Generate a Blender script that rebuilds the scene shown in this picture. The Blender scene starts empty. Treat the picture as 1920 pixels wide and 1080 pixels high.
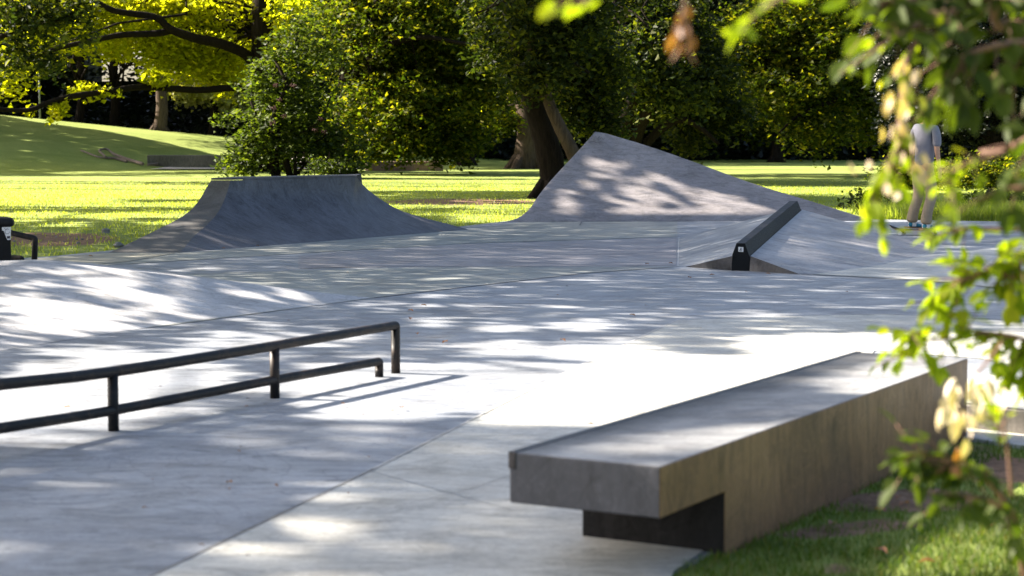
import bpy, math, random
import numpy as np
from mathutils import Vector, Matrix

# ------------------------------------------------------------------ camera, sky, sun, exposure
SC = bpy.context.scene
COL = SC.collection
H, F, YH = 1.30, 3733.0, 262.0             # eye height (m), focal length and horizon row of the 1920x1080 frame
PITCH = math.atan((540 - YH) / F)
CP, SP = math.cos(PITCH), math.sin(PITCH)
cam_d = bpy.data.cameras.new('camera')
cam_d.sensor_width = 36.0
cam_d.lens = F / 1920 * 36
cam_d.clip_start = 0.05
cam_d.clip_end = 2000
cam_d.dof.use_dof = True
cam_d.dof.focus_distance = 24.0
cam_d.dof.aperture_fstop = 4.5
cam = bpy.data.objects.new('camera', cam_d)
cam.location = (0, 0, H)
cam.rotation_euler = (math.pi / 2 - PITCH, 0, 0)
COL.objects.link(cam)
SC.camera = cam

SUN = Vector((-0.79, 0.238, 0.566)).normalized()     # towards the sun
EL = math.asin(SUN.z)
world = bpy.data.worlds.new('World')
SC.world = world
world.use_nodes = True
nt = world.node_tree
nt.nodes.clear()
wo = nt.nodes.new('ShaderNodeOutputWorld'); bg = nt.nodes.new('ShaderNodeBackground')
sky = nt.nodes.new('ShaderNodeTexSky'); sky.sky_type = 'NISHITA'
sky.sun_disc = False
sky.sun_elevation = EL
sky.sun_rotation = math.atan2(SUN.x, SUN.y)
sky.dust_density = 3.0
sky.ozone_density = 0.9
bg.inputs['Strength'].default_value = 0.055
nt.links.new(sky.outputs[0], bg.inputs[0]); nt.links.new(bg.outputs[0], wo.inputs[0])
sun_d = bpy.data.lights.new('sun', 'SUN')
sun_d.energy = 5.0
sun_d.angle = math.radians(0.55)
sun_d.color = (1.0, 0.895, 0.77)
sun = bpy.data.objects.new('sun', sun_d)
sun.rotation_euler = (-SUN).to_track_quat('-Z', 'Y').to_euler()
COL.objects.link(sun)
SC.view_settings.view_transform = 'Standard'
SC.view_settings.look = 'None'
SC.view_settings.exposure = 2.32
SC.cycles.max_bounces = 8
SC.cycles.transmission_bounces = 6
SC.cycles.use_denoising = True

# ------------------------------------------------------------------ helpers
rng = np.random.default_rng(11)
random.seed(5)

def ray(px, py):
    a = (px - 960) / F; b = (540 - py) / F
    return Vector((a, CP + b * SP, -SP + b * CP))

def G(px, py, z=0.0):
    """pixel -> point on the level plane z"""
    r = ray(px, py); t = (z - H) / r.z
    return Vector((r.x * t, r.y * t, z))

def A(px, py, Y):
    """pixel -> point at distance Y"""
    r = ray(px, py); t = Y / r.y
    return Vector((r.x * t, Y, H + r.z * t))

def proj(x, y, z):
    dz = z - H
    d = y * CP - dz * SP
    u = y * SP + dz * CP
    d = np.where(d > 0.1, d, 0.1)
    return 960 + F * x / d, 540 - F * u / d

def sstep(a, b, x):
    t = np.clip((x - a) / (b - a), 0, 1)
    return t * t * (3 - 2 * t)

def hill(x, y):
    x = np.asarray(x, float); y = np.asarray(y, float)
    st = 93 - 24 * sstep(13, 24, -x)
    s1 = sstep(0, 1, (y - st) / (118 - st))
    s2 = np.clip(-x / 30.3, 0, 1.7) ** 1.1
    return -0.008 + 2.75 * s1 * s2 - 1.0 * sstep(120, 145, y) * s2

def noise2(x, y, seed=0):
    """smooth value noise, roughly uniform 0..1"""
    def h(i, j):
        v = np.sin(i * 127.1 + j * 311.7 + seed * 74.7) * 43758.5453
        return v - np.floor(v)
    def one(x, y):
        i = np.floor(x); j = np.floor(y); fx = x - i; fy = y - j
        fx = fx * fx * (3 - 2 * fx); fy = fy * fy * (3 - 2 * fy)
        return (h(i, j) * (1 - fx) + h(i + 1, j) * fx) * (1 - fy) + (h(i, j + 1) * (1 - fx) + h(i + 1, j + 1) * fx) * fy
    v = 0.62 * one(x, y) + 0.38 * one(x * 2.3 + 5.2, y * 2.3 + 1.7)
    return np.clip((v - 0.5) * 1.55 + 0.5, 0, 1)

# --- objects
def tag(o, label=None, cat=None, group=None, kind=None):
    if label: o['label'] = label
    if cat: o['category'] = cat
    if group: o['group'] = group
    if kind: o['kind'] = kind
    return o

def link(name, me, mat=None, parent=None, smooth=False):
    o = bpy.data.objects.new(name, me)
    COL.objects.link(o)
    if mat is not None:
        me.materials.append(mat)
    if smooth:
        me.polygons.foreach_set('use_smooth', [True] * len(me.polygons))
    if parent is not None:
        o.parent = parent
        o.matrix_parent_inverse = parent.matrix_world.inverted() if parent.type != 'EMPTY' else Matrix.Translation(-parent.location)
    return o

def empty(name, loc):
    o = bpy.data.objects.new(name, None)
    o.empty_display_size = 0.2
    o.location = loc
    COL.objects.link(o)
    return o

class MB:
    def __init__(s): s.v = []; s.f = []
    def add(s, vs, fs):
        n = len(s.v); s.v += [tuple(v) for v in vs]; s.f += [tuple(n + i for i in f) for f in fs]
    def prism(s, pts, z0, z1):
        """pts: plan polygon; z0/z1 numbers"""
        n = len(pts)
        vs = [(p[0], p[1], z0) for p in pts] + [(p[0], p[1], z1) for p in pts]
        fs = [tuple(reversed(range(n))), tuple(range(n, 2 * n))] + [(i, (i + 1) % n, n + (i + 1) % n, n + i) for i in range(n)]
        s.add(vs, fs)
    def tube(s, path, rad, n=8, cap=True, jitter=0):
        path = [Vector(p) for p in path]
        if not hasattr(rad, '__len__'): rad = [rad] * len(path)
        rings = []
        up = Vector((0, 0, 1))
        prev = None
        for i, p in enumerate(path):
            d = (path[min(i + 1, len(path) - 1)] - path[max(i - 1, 0)]).normalized()
            a = prev if prev is not None else (up if abs(d.z) < 0.9 else Vector((1, 0, 0)))
            x = (a - d * a.dot(d)).normalized(); y = d.cross(x); prev = x
            r = rad[i]
            rings.append([p + (x * math.cos(k * 2 * math.pi / n) + y * math.sin(k * 2 * math.pi / n)) * r * (1 + jitter * (random.random() - .5)) for k in range(n)])
        vs = [v for r in rings for v in r]; fs = []
        for i in range(len(path) - 1):
            for k in range(n):
                a = i * n + k; b = i * n + (k + 1) % n
                fs.append((a, b, b + n, a + n))
        if cap:
            fs.append(tuple(reversed(range(n)))); fs.append(tuple(range((len(path) - 1) * n, len(path) * n)))
        s.add(vs, fs)
    def build(s, name, mat=None, parent=None, smooth=False):
        me = bpy.data.meshes.new(name)
        me.from_pydata(s.v, [], s.f); me.update()
        return link(name, me, mat, parent, smooth)

def bevel(o, w=0.01, seg=2):
    m = o.modifiers.new('bevel', 'BEVEL'); m.width = w; m.segments = seg; m.limit_method = 'ANGLE'; m.angle_limit = math.radians(35)
    return o

def smoothpath(pts, n=6):
    pts = [Vector(p) for p in pts]
    out = []
    for i in range(len(pts) - 1):
        p0 = pts[max(i - 1, 0)]; p1 = pts[i]; p2 = pts[i + 1]; p3 = pts[min(i + 2, len(pts) - 1)]
        for k in range(n):
            t = k / n
            out.append(0.5 * ((2 * p1) + (p2 - p0) * t + (2 * p0 - 5 * p1 + 4 * p2 - p3) * t * t + (3 * p1 - p0 - 3 * p2 + p3) * t ** 3))
    out.append(pts[-1])
    return out

# ------------------------------------------------------------------ materials
def newmat(name):
    m = bpy.data.materials.new(name); m.use_nodes = True
    n = m.node_tree; n.nodes.clear()
    out = n.nodes.new('ShaderNodeOutputMaterial')
    return m, n, out

def nd(n, t, **kw):
    x = n.nodes.new(t)
    for k, v in kw.items():
        if k in x.inputs: x.inputs[k].default_value = v
        else: setattr(x, k, v)
    return x

def coords(n, scale=(1, 1, 1), rot=(0, 0, 0)):
    g = n.nodes.new('ShaderNodeNewGeometry')
    m = n.nodes.new('ShaderNodeMapping')
    m.inputs['Scale'].default_value = scale; m.inputs['Rotation'].default_value = rot
    n.links.new(g.outputs['Position'], m.inputs['Vector'])
    return m.outputs[0]

def noise(n, vec, scale, detail=4, rough=.55, dist=0):
    t = nd(n, 'ShaderNodeTexNoise', Scale=scale, Detail=detail, Roughness=rough, Distortion=dist)
    n.links.new(vec, t.inputs['Vector'])
    return t.outputs['Fac']

def ramp(n, fac, stops):
    r = n.nodes.new('ShaderNodeValToRGB')
    e = r.color_ramp.elements
    while len(e) < len(stops): e.new(0.5)
    for q, (p, c) in zip(e, stops):
        q.position = p; q.color = (*c, 1) if len(c) == 3 else c
    n.links.new(fac, r.inputs[0])
    return r.outputs[0]

def mix(n, fac, a, b, mode='MIX'):
    m = n.nodes.new('ShaderNodeMix'); m.data_type = 'RGBA'; m.blend_type = mode
    for i, v in ((0, fac), (6, a), (7, b)):
        if isinstance(v, (int, float)): m.inputs[i].default_value = v
        elif isinstance(v, tuple): m.inputs[i].default_value = (*v, 1)
        else: n.links.new(v, m.inputs[i])
    return m.outputs[2]

def concrete(name, c0, c1, rough=.55, rot=0.4, stain=(.5, .47, .42), stain_amt=.25, trowel=.35, bump=.25, vertical=False, wax=None):
    m, n, out = newmat(name)
    p = nd(n, 'ShaderNodeBsdfPrincipled', Roughness=rough)
    p.inputs['Specular IOR Level'].default_value = .38 if c1[0] > .06 else .04
    w = coords(n)
    big = noise(n, w, .55, 5, .6, .6)
    col = ramp(n, big, [(.3, c0), (.7, c1)])
    # trowel / wheel marks, stretched and swirling
    ws = coords(n, (1.3, 3.6, 2) if not vertical else (5, 5, 1.0), (0, 0, rot))
    tr = noise(n, ws, 1.9, 7, .68, 2.2)
    trc = ramp(n, tr, [(.33, (1 - trowel,) * 3), (.5, (1,) * 3), (.72, (1 + trowel * .6,) * 3)])
    col = mix(n, 1.0, col, trc, 'MULTIPLY')
    blot = noise(n, w, 2.1, 6, .7, .4)
    bl = ramp(n, blot, [(.52, (0, 0, 0)), (.75, (1, 1, 1))])
    bf = n.nodes.new('ShaderNodeMath'); bf.operation = 'MULTIPLY'; bf.inputs[1].default_value = stain_amt
    n.links.new(bl, bf.inputs[0])
    col = mix(n, bf.outputs[0], col, tuple(s * (c0[0] + c1[0]) / 2 * 1.6 for s in stain))
    fine = noise(n, w, 45, 3, .7)
    fr = ramp(n, fine, [(.3, (.86,) * 3), (.7, (1.1,) * 3)])
    col = mix(n, 1.0, col, fr, 'MULTIPLY')
    # thin pale scratches
    sc = noise(n, coords(n, (1, 1, 1), (0, 0, -rot)), 3.5, 3, .5, 3.5)
    scr = ramp(n, sc, [(.485, (0, 0, 0)), (.497, (.35,) * 3), (.509, (0, 0, 0))])
    col = mix(n, scr, col, tuple(min(1, x * 1.35) for x in c1))
    sc2 = noise(n, coords(n, (1, 1, 1), (0, 0, rot + .6)), .9, 2, .4, 5)
    sm = ramp(n, sc2, [(.49, (1,) * 3), (.5, (.72,) * 3), (.506, (1,) * 3)])
    col = mix(n, 1.0, col, sm, 'MULTIPLY')
    vo = n.nodes.new('ShaderNodeTexVoronoi'); vo.feature = 'F1'; vo.inputs['Scale'].default_value = 9
    n.links.new(w, vo.inputs['Vector'])
    col = mix(n, 1.0, col, ramp(n, vo.outputs['Distance'], [(.03, (.45,) * 3), (.075, (1,) * 3)]), 'MULTIPLY')
    lg2 = noise(n, w, 1.3, 8, .75, 1.5)
    col = mix(n, 1.0, col, ramp(n, lg2, [(.36, (.78, .77, .75)), (.5, (1,) * 3), (.66, (1.12, 1.13, 1.14))]), 'MULTIPLY')
    if wax is not None:
        dp = n.nodes.new('ShaderNodeVectorMath'); dp.operation = 'DOT_PRODUCT'; dp.inputs[1].default_value = tuple(wax[0])
        n.links.new(w, dp.inputs[0])
        ad = n.nodes.new('ShaderNodeMath'); ad.operation = 'MULTIPLY_ADD'; ad.inputs[1].default_value = .22; n.links.new(noise(n, w, 5, 5, .7, .6), ad.inputs[0])
        sb_ = n.nodes.new('ShaderNodeMath'); sb_.operation = 'SUBTRACT'; n.links.new(dp.outputs['Value'], sb_.inputs[0]); sb_.inputs[1].default_value = wax[1]
        n.links.new(sb_.outputs[0], ad.inputs[2])
        col = mix(n, 1.0, col, ramp(n, ad.outputs[0], [(.1, (.25,) * 3), (.27, (1,) * 3)]), 'MULTIPLY')
    n.links.new(col, p.inputs['Base Color'])
    rr = ramp(n, blot, [(.3, (rough - .12,) * 3), (.7, (rough + .12,) * 3)])
    n.links.new(rr, p.inputs['Roughness'])
    b = nd(n, 'ShaderNodeBump', Strength=bump, Distance=.01)
    bh = noise(n, ws, 9, 6, .7)
    n.links.new(bh, b.inputs['Height']); n.links.new(b.outputs[0], p.inputs['Normal'])
    n.links.new(p.outputs[0], out.inputs[0])
    return m

M = {}
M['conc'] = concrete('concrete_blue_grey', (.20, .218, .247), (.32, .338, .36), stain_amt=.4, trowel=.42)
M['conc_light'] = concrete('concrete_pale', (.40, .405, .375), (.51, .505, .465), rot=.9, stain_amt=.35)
M['conc_green'] = concrete('concrete_greenish', (.21, .225, .215), (.32, .33, .305), trowel=.42, rot=.2, stain_amt=.3)
M['conc_dark'] = concrete('concrete_dark_smooth', (.21, .205, .225), (.29, .285, .30), rot=.1, trowel=.3)
M['conc_tan'] = concrete('concrete_tan', (.33, .31, .25), (.40, .38, .31), rot=.1)
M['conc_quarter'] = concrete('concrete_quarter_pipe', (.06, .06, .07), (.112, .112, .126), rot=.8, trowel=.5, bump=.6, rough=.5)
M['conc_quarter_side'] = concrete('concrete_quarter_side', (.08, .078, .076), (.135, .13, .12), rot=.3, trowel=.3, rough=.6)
M['conc_pyr'] = concrete('concrete_pyramid', (.165, .155, .16), (.29, .27, .27), rot=.8, trowel=.35, rough=.6)
M['conc_hip'] = concrete('concrete_hip', (.27, .268, .28), (.36, .355, .36), rot=1.0, trowel=.35)
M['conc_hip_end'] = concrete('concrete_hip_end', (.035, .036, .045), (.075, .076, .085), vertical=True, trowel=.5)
M['conc_bank'] = concrete('concrete_bank', (.35, .355, .365), (.46, .46, .465), rot=.3)
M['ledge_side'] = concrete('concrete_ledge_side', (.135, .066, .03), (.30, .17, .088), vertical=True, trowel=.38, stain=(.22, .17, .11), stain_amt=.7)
M['ledge_front'] = concrete('concrete_ledge_front', (.035, .035, .040), (.085, .084, .093), vertical=True, trowel=.3)  # end face: stained, and its shade is put into the dark colour
M['ledge_base'] = concrete('concrete_ledge_base', (.015, .014, .014), (.035, .033, .033), vertical=True, trowel=.4)  # dark stain plus the shade under the overhang, both in the colour
M['oldwall'] = concrete('old_concrete', (.09, .085, .07), (.17, .15, .13), vertical=True, trowel=.5)
M['redwall'] = concrete('reddish_stone', (.17, .1, .08), (.27, .17, .14), vertical=True, trowel=.4)
M['path'] = concrete('path', (.42, .37, .34), (.5, .45, .42))
M['joint'] = concrete('joint_filler', (.42, .42, .42), (.5, .5, .5))
M['joint_dark'] = concrete('joint_dark', (.09, .09, .1), (.15, .15, .16))

def simple(name, c, rough=.5, metal=0, nscale=20, var=.3, bump=.1, c2=None):
    m, n, out = newmat(name)
    p = nd(n, 'ShaderNodeBsdfPrincipled', Roughness=rough, Metallic=metal)
    p.inputs['Specular IOR Level'].default_value = .22
    w = coords(n)
    f = noise(n, w, nscale, 5, .65)
    col = ramp(n, f, [(.3, tuple(x * (1 - var) for x in c)), (.7, tuple(min(1, x * (1 + var)) for x in c))])
    if c2: col = mix(n, ramp(n, noise(n, w, nscale * .35, 6, .75, 1), [(.5, (0, 0, 0)), (.68, (1, 1, 1))]), col, c2)
    n.links.new(col, p.inputs['Base Color'])
    rr = ramp(n, f, [(.3, (rough * .75,) * 3), (.7, (min(1, rough * 1.25),) * 3)])
    n.links.new(rr, p.inputs['Roughness'])
    if bump:
        b = nd(n, 'ShaderNodeBump', Strength=bump, Distance=.01)
        n.links.new(noise(n, w, nscale * 2, 5, .7), b.inputs['Height']); n.links.new(b.outputs[0], p.inputs['Normal'])
    n.links.new(p.outputs[0], out.inputs[0])
    return m

M['steel'] = simple('painted_steel', (.010, .0095, .010), .5, 0, 22, .5, .1, (.045, .03, .022))
M['steel_worn'] = simple('worn_steel', (.06, .055, .055), .38, .5, 25, .6)
M['blackplate'] = simple('black_plate', (.006, .006, .0065), .6, 0, 18, .5)
M['granite'] = simple('dark_granite', (.011, .0115, .013), .6, 0, 60, .45, .3)
M['granite_top'] = simple('worn_granite_edge', (.022, .023, .027), .6, 0, 12, .6, .3)
M['sticker'] = simple('sticker_white', (.75, .72, .7), .5, 0, 60, .08, 0)
M['ink'] = simple('sticker_ink', (.05, .05, .06), .6, 0, 60, .2, 0)
M['stone'] = simple('stone', (.2, .195, .19), .8, 0, 12, .35, .4)
M['skin'] = simple('skin', (.5, .29, .2), .5, 0, 15, .1, 0)
M['hair'] = simple('hair', (.05, .03, .022), .6, 0, 60, .5, .8)
M['shirt'] = simple('tshirt', (.2, .2, .24), .85, 0, 10, .12, .3)
M['pants'] = simple('khaki_trousers', (.32, .25, .17), .9, 0, 12, .15, .5)
M['shoe'] = simple('blue_suede', (.03, .2, .3), .8, 0, 30, .25, .2)
M['sole'] = simple('gum_sole', (.3, .17, .1), .7, 0, 30, .2, 0)
M['white'] = simple('white_trim', (.75, .75, .75), .6, 0, 30, .05, 0)
M['deck'] = simple('board_deck', (.33, .25, .19), .5, 0, 30, .3, 0)
M['grip'] = simple('grip_tape', (.02, .02, .02), .95, 0, 90, .4, .3)
M['bark_lit'] = simple('bark_grey_brown', (.14, .1, .07), .9, 0, 7, .5, 1)
M['bark_tan'] = simple('bark_tan', (.22, .15, .095), .9, 0, 7, .45, 1)
M['deadwood'] = simple('dead_wood', (.2, .15, .12), .85, 0, 9, .4, .6)
M['twig'] = simple('twig', (.16, .09, .06), .7, 0, 60, .3, .2)
M['core'] = simple('dark_core', (.008, .012, .005), 1, 0, 1.5, .6, 0)
M['lampmetal'] = simple('lamp_metal', (.25, .27, .3), .4, .6, 8, .2, 0)
M['lampglass'] = simple('lamp_cover', (.7, .7, .68), .3, 0, 8, .05, 0)

def bark(name, c):
    m, n, out = newmat(name)
    p = nd(n, 'ShaderNodeBsdfPrincipled', Roughness=.95)
    p.inputs['Specular IOR Level'].default_value = .08
    w = coords(n, (6, 6, 1))
    f = noise(n, w, 2.2, 6, .7, 1)
    n.links.new(ramp(n, f, [(.3, tuple(x * .45 for x in c)), (.7, tuple(x * 1.5 for x in c))]), p.inputs['Base Color'])
    b = nd(n, 'ShaderNodeBump', Strength=.9, Distance=.04)
    n.links.new(f, b.inputs['Height']); n.links.new(b.outputs[0], p.inputs['Normal'])
    n.links.new(p.outputs[0], out.inputs[0])
    return m
M['bark'] = bark('bark_shaded', (.016, .012, .009))  # near black, the shade on the trunks is put into the bark colour
M['bark_lit'] = bark('bark_grey_brown', (.075, .055, .04))  # same bark, sunlight on the trunks put into a lighter colour

def leafmat(name, cols, trans=.5, gloss=.06, rough=.45):
    """cols: list of colours spread over leaves at random; thin leaf with light coming through"""
    m, n, out = newmat(name)
    g = n.nodes.new('ShaderNodeNewGeometry')
    k = len(cols)
    c = ramp(n, g.outputs['Random Per Island'], [(i / (k - 1) if k > 1 else 0, cc) for i, cc in enumerate(cols)])
    w = coords(n)
    v = ramp(n, noise(n, w, .8, 3), [(.3, (.8,) * 3), (.7, (1.2,) * 3)])
    c = mix(n, 1.0, c, v, 'MULTIPLY')
    p = nd(n, 'ShaderNodeBsdfPrincipled', Roughness=rough)
    p.inputs['Specular IOR Level'].default_value = gloss * 8
    n.links.new(c, p.inputs['Base Color'])
    t = n.nodes.new('ShaderNodeBsdfTranslucent')
    tc = mix(n, 1.0, c, (1.8, 1.85, .42), 'MULTIPLY')
    n.links.new(tc, t.inputs['Color'])
    ms = n.nodes.new('ShaderNodeMixShader'); ms.inputs[0].default_value = trans
    n.links.new(p.outputs[0], ms.inputs[1]); n.links.new(t.outputs[0], ms.inputs[2])
    n.links.new(ms.outputs[0], out.inputs[0])
    return m
M['leaf_oak'] = leafmat('leaf_oak', [(.26, .28, .012), (.38, .38, .016), (.15, .18, .01), (.42, .38, .03)], .75, .02, .6)
M['leaf_lime'] = leafmat('leaf_lime', [(.02, .036, .005), (.065, .09, .008), (.03, .045, .005), (.22, .21, .016)], .6, .02, .6)
M['leaf_dark'] = leafmat('leaf_dark', [(.01, .018, .006), (.022, .035, .01), (.03, .042, .007), (.12, .13, .014)], .5, .03, .6)  # last colour paints sunlit leaves into the dark crowns
M['leaf_deep_shade'] = leafmat('leaf_deep_shade', [(.005, .009, .004), (.01, .016, .006), (.007, .012, .005)], .2)  # deep shade of dense crowns put into the leaf colour
M['leaf_elder'] = leafmat('leaf_elder', [(.02, .036, .008), (.04, .06, .012), (.10, .13, .015)], .5, .03, .55)
M['leaf_pale_sunlit'] = leafmat('leaf_pale_sunlit', [(.3, .3, .12), (.36, .34, .16), (.28, .3, .1)], .5)  # sunlight on far foliage put into a pale leaf colour
M['leaf_near'] = leafmat('leaf_near', [(.16, .22, .012), (.26, .32, .02), (.11, .16, .008), (.34, .34, .03)], .62, .025, .55)
M['leaf_near_shaded'] = leafmat('leaf_near_shaded', [(.03, .052, .007), (.055, .08, .01), (.038, .056, .008)], .5, .03, .55)  # darker copy of the near leaves, with canopy shade in its colour
M['bract'] = leafmat('dry_bract', [(.42, .33, .22), (.46, .36, .26), (.38, .26, .18)], .3)
M['leaf_brown'] = leafmat('leaf_brown', [(.17, .075, .03), (.24, .11, .05), (.12, .05, .022)], .35)
M['leaf_cream'] = leafmat('leaf_dried_cream', [(.5, .42, .26), (.55, .45, .32), (.46, .4, .26)], .12)
M['berry'] = simple('elder_berries', (.05, .02, .018), 1.0, 0, 3, .3, 0)
M['blade_shade'] = leafmat('grass_blade_shaded', [(.05, .10, .014), (.09, .15, .02), (.075, .12, .016), (.2, .18, .08)], .45, .04)  # darker copy of the blades, shade by the ledge put into the green
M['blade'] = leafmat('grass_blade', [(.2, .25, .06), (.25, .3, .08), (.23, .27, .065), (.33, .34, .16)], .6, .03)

# lawn
def lawnmat():
    m, n, out = newmat('lawn_grass')
    p = nd(n, 'ShaderNodeBsdfPrincipled', Roughness=.9)
    p.inputs['Specular IOR Level'].default_value = .15
    w = coords(n)
    a = noise(n, w, .35, 5, .6, .5)
    col = ramp(n, a, [(.3, (.18, .23, .05)), (.7, (.25, .295, .08))])
    f = noise(n, coords(n, (1, .35, 1)), 16, 5, .7)
    col = mix(n, 1.0, col, ramp(n, f, [(.3, (.75, .78, .7)), (.7, (1.2, 1.2, 1.2))]), 'MULTIPLY')
    # worn bare earth where soil noise is high and near the paving
    d = noise(n, w, .5, 5, .7)
    att = n.nodes.new('ShaderNodeAttribute'); att.attribute_name = 'bare'
    s = n.nodes.new('ShaderNodeMath'); s.operation = 'ADD'
    mlt = n.nodes.new('ShaderNodeMath'); mlt.operation = 'MULTIPLY'; mlt.inputs[1].default_value = .55
    n.links.new(d, mlt.inputs[0]); n.links.new(mlt.outputs[0], s.inputs[0]); n.links.new(att.outputs['Fac'], s.inputs[1])
    msk = ramp(n, s.outputs[0], [(.72, (0, 0, 0)), (.85, (1, 1, 1))])
    soil = ramp(n, noise(n, w, 9, 6, .75), [(.3, (.12, .07, .045)), (.7, (.34, .22, .14))])
    col = mix(n, msk, col, soil)
    n.links.new(col, p.inputs['Base Color'])
    b = nd(n, 'ShaderNodeBump', Strength=.8, Distance=.05)
    n.links.new(f, b.inputs['Height']); n.links.new(b.outputs[0], p.inputs['Normal'])
    n.links.new(p.outputs[0], out.inputs[0])
    return m
M['lawn'] = lawnmat()

# ------------------------------------------------------------------ ground: lawn, paving
def bareness(x, y):
    px, py = proj(x, y, 0 * x)
    def g(cx, cy, rx, ry): return np.exp(-(((px - cx) / rx) ** 2 + ((py - cy) / ry) ** 2))
    b = .95 * g(90, 448, 170, 16) + .45 * g(80, 415, 120, 5) + .9 * g(860, 378, 190, 8)
    b += 1.3 * g(1720, 935, 110, 24) + 1.5 * g(1890, 885, 60, 32) + .85 * g(1640, 980, 170, 12) + 1.0 * g(1620, 938, 80, 12) + .9 * g(1540, 1000, 120, 10) + .8 * g(1560, 1060, 90, 14) + .9 * g(1790, 840, 60, 18)
    b += .8 * g(990, 312, 60, 6) + .5 * g(730, 322, 100, 3)
    return np.clip(b, 0, 1)

def build_lawn():
    xs = np.unique(np.concatenate([np.linspace(-160, -40, 13), np.linspace(-40, -12, 36), np.linspace(-12, 14, 105), np.linspace(14, 40, 20), np.linspace(40, 160, 13)]))
    ys = np.unique(np.concatenate([np.linspace(-40, 4, 12), np.linspace(4, 12, 70), np.linspace(12, 20, 10), np.linspace(20, 50, 110), np.linspace(50, 130, 60), np.linspace(130, 320, 12)]))
    X, Y = np.meshgrid(xs, ys)
    Z = hill(X, Y) + 0.010 * (noise2(X * 1.3, Y * 1.3, 3) - .5)
    nx, ny = len(xs), len(ys)
    v = np.stack([X.ravel(), Y.ravel(), Z.ravel()], 1)
    i = np.arange(nx - 1); j = np.arange(ny - 1)
    I, J = np.meshgrid(i, j); a = (J * nx + I).ravel()
    f = np.stack([a, a + 1, a + nx + 1, a + nx], 1)
    me = bpy.data.meshes.new('lawn'); me.from_pydata(v.tolist(), [], f.tolist()); me.update()
    at = me.attributes.new('bare', 'FLOAT', 'POINT')
    at.data.foreach_set('value', bareness(v[:, 0], v[:, 1]))
    o = link('lawn', me, M['lawn'], smooth=True); tag(o, kind='structure')
build_lawn()

def flat(name, pix, mat, z, thick=None, world=False):
    pts = pix if world else [G(x, y, z) for x, y in pix]
    area = sum(pts[i][0] * pts[(i + 1) % len(pts)][1] - pts[(i + 1) % len(pts)][0] * pts[i][1] for i in range(len(pts)))
    if area < 0: pts = pts[::-1]
    b = MB()
    if thick: b.prism(pts, z - thick, z)
    else: b.add([(p[0], p[1], z) for p in pts], [tuple(range(len(pts)))])
    return tag(b.build(name, mat), kind='structure')

# ledge frame first: the paving follows its right-hand side
LZ = .35
L_fl = G(955, 848, LZ); L_fr = G(1238, 875, LZ)
dirW = (L_fr - L_fl); WID = dirW.length; dirW.normalize()
dirL = Vector((-dirW.y, dirW.x, 0))
far = G(1815, 672, LZ)
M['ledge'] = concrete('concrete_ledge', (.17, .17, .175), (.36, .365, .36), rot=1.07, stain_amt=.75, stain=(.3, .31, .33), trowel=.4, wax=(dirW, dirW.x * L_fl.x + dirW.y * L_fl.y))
dirL = (far - L_fr); LEN = dirL.length; dirL.normalize()
DET = dirW.x * dirL.y - dirW.y * dirL.x
def LP(u, v, z): return Vector((L_fl.x, L_fl.y, 0)) + dirW * u + dirL * v + Vector((0, 0, z))

edge_r = [LP(WID - .03, .1, 0), LP(WID - .03, LEN, 0)]
plaza = [(-30, 3.0), (-.2, 3.0)]
pp = [Vector((-12, -3, 0)), Vector((.45, -3, 0)), G(1215, 1200), G(1262, 1070), LP(WID - .04, .5, 0), LP(WID - .04, LEN + .0, 0), G(1758, 800), G(1960, 818), Vector((6.5, 8.2, 0)), Vector((16, 8.5, 0)),
      G(2500, 430), G(1920, 416), G(1640, 411), G(1300, 405), G(1000, 407), G(955, 414), G(860, 425), G(600, 440), G(213, 469), G(90, 481), G(-60, 489), Vector((-12, 17.6, 0))]
flat('concrete_paving', pp, M['conc'], 0, .16, True)
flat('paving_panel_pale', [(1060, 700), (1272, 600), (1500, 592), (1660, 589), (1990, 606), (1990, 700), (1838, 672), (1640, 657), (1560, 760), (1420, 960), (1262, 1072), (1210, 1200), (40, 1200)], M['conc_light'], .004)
flat('paving_panel_green', [(300, 612), (700, 558), (1100, 512), (1268, 500), (740, 502), (300, 515), (-250, 520), (-250, 640)], M['conc_green'], .004)
flat('paving_panel_upper', [(120, 482), (345, 474), (640, 450), (860, 432), (1000, 414), (1270, 416), (1270, 444), (880, 456), (640, 470), (380, 486), (150, 500), (60, 500)], M['conc_green'], .004)
flat('paving_panel_dark', [(640, 472), (880, 458), (1268, 446), (1268, 498), (742, 500), (560, 503), (560, 480)], M['conc_dark'], .004)
flat('paving_panel_triangle', [(1522, 514), (1640, 499), (1740, 478), (1990, 452), (1990, 552), (1730, 526)], M['conc_light'], .004)
flat('paving_panel_tan', [(-60, 492), (90, 483), (208, 474), (330, 474), (240, 490), (130, 500), (-60, 520)], M['conc_tan'], .0085)

def joint(pix, w, mat, name='paving_joint', z=.0075):
    b = MB()
    P = [G(x, y) for x, y in pix]
    for i in range(len(P) - 1):
        d = (P[i + 1] - P[i]).normalized(); s = Vector((-d.y, d.x, 0)) * w / 3
        b.add([P[i] - s + Vector((0, 0, z)), P[i + 1] - s + Vector((0, 0, z)), P[i + 1] + s + Vector((0, 0, z)), P[i] + s + Vector((0, 0, z))], [(0, 1, 2, 3)])
    return tag(b.build(name, mat), kind='structure')
joint([(280, 1085), (700, 882)], .012, M['joint_dark'])
joint([(700, 882), (1060, 700), (1272, 600)], .014, M['joint'])
joint([(1272, 600), (1500, 592), (1660, 589), (1900, 600)], .02, M['joint'])
joint([(700, 559), (1100, 512), (1270, 500)], .03, M['joint'])
joint([(300, 515), (740, 502), (1268, 500)], .03, M['joint'])
joint([(880, 456), (1270, 444)], .03, M['joint'])
joint([(1271, 500), (1273, 446)], .02, M['joint'])
joint([(1500, 514), (1730, 526), (1990, 553)], .03, M['joint_dark'])
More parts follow.
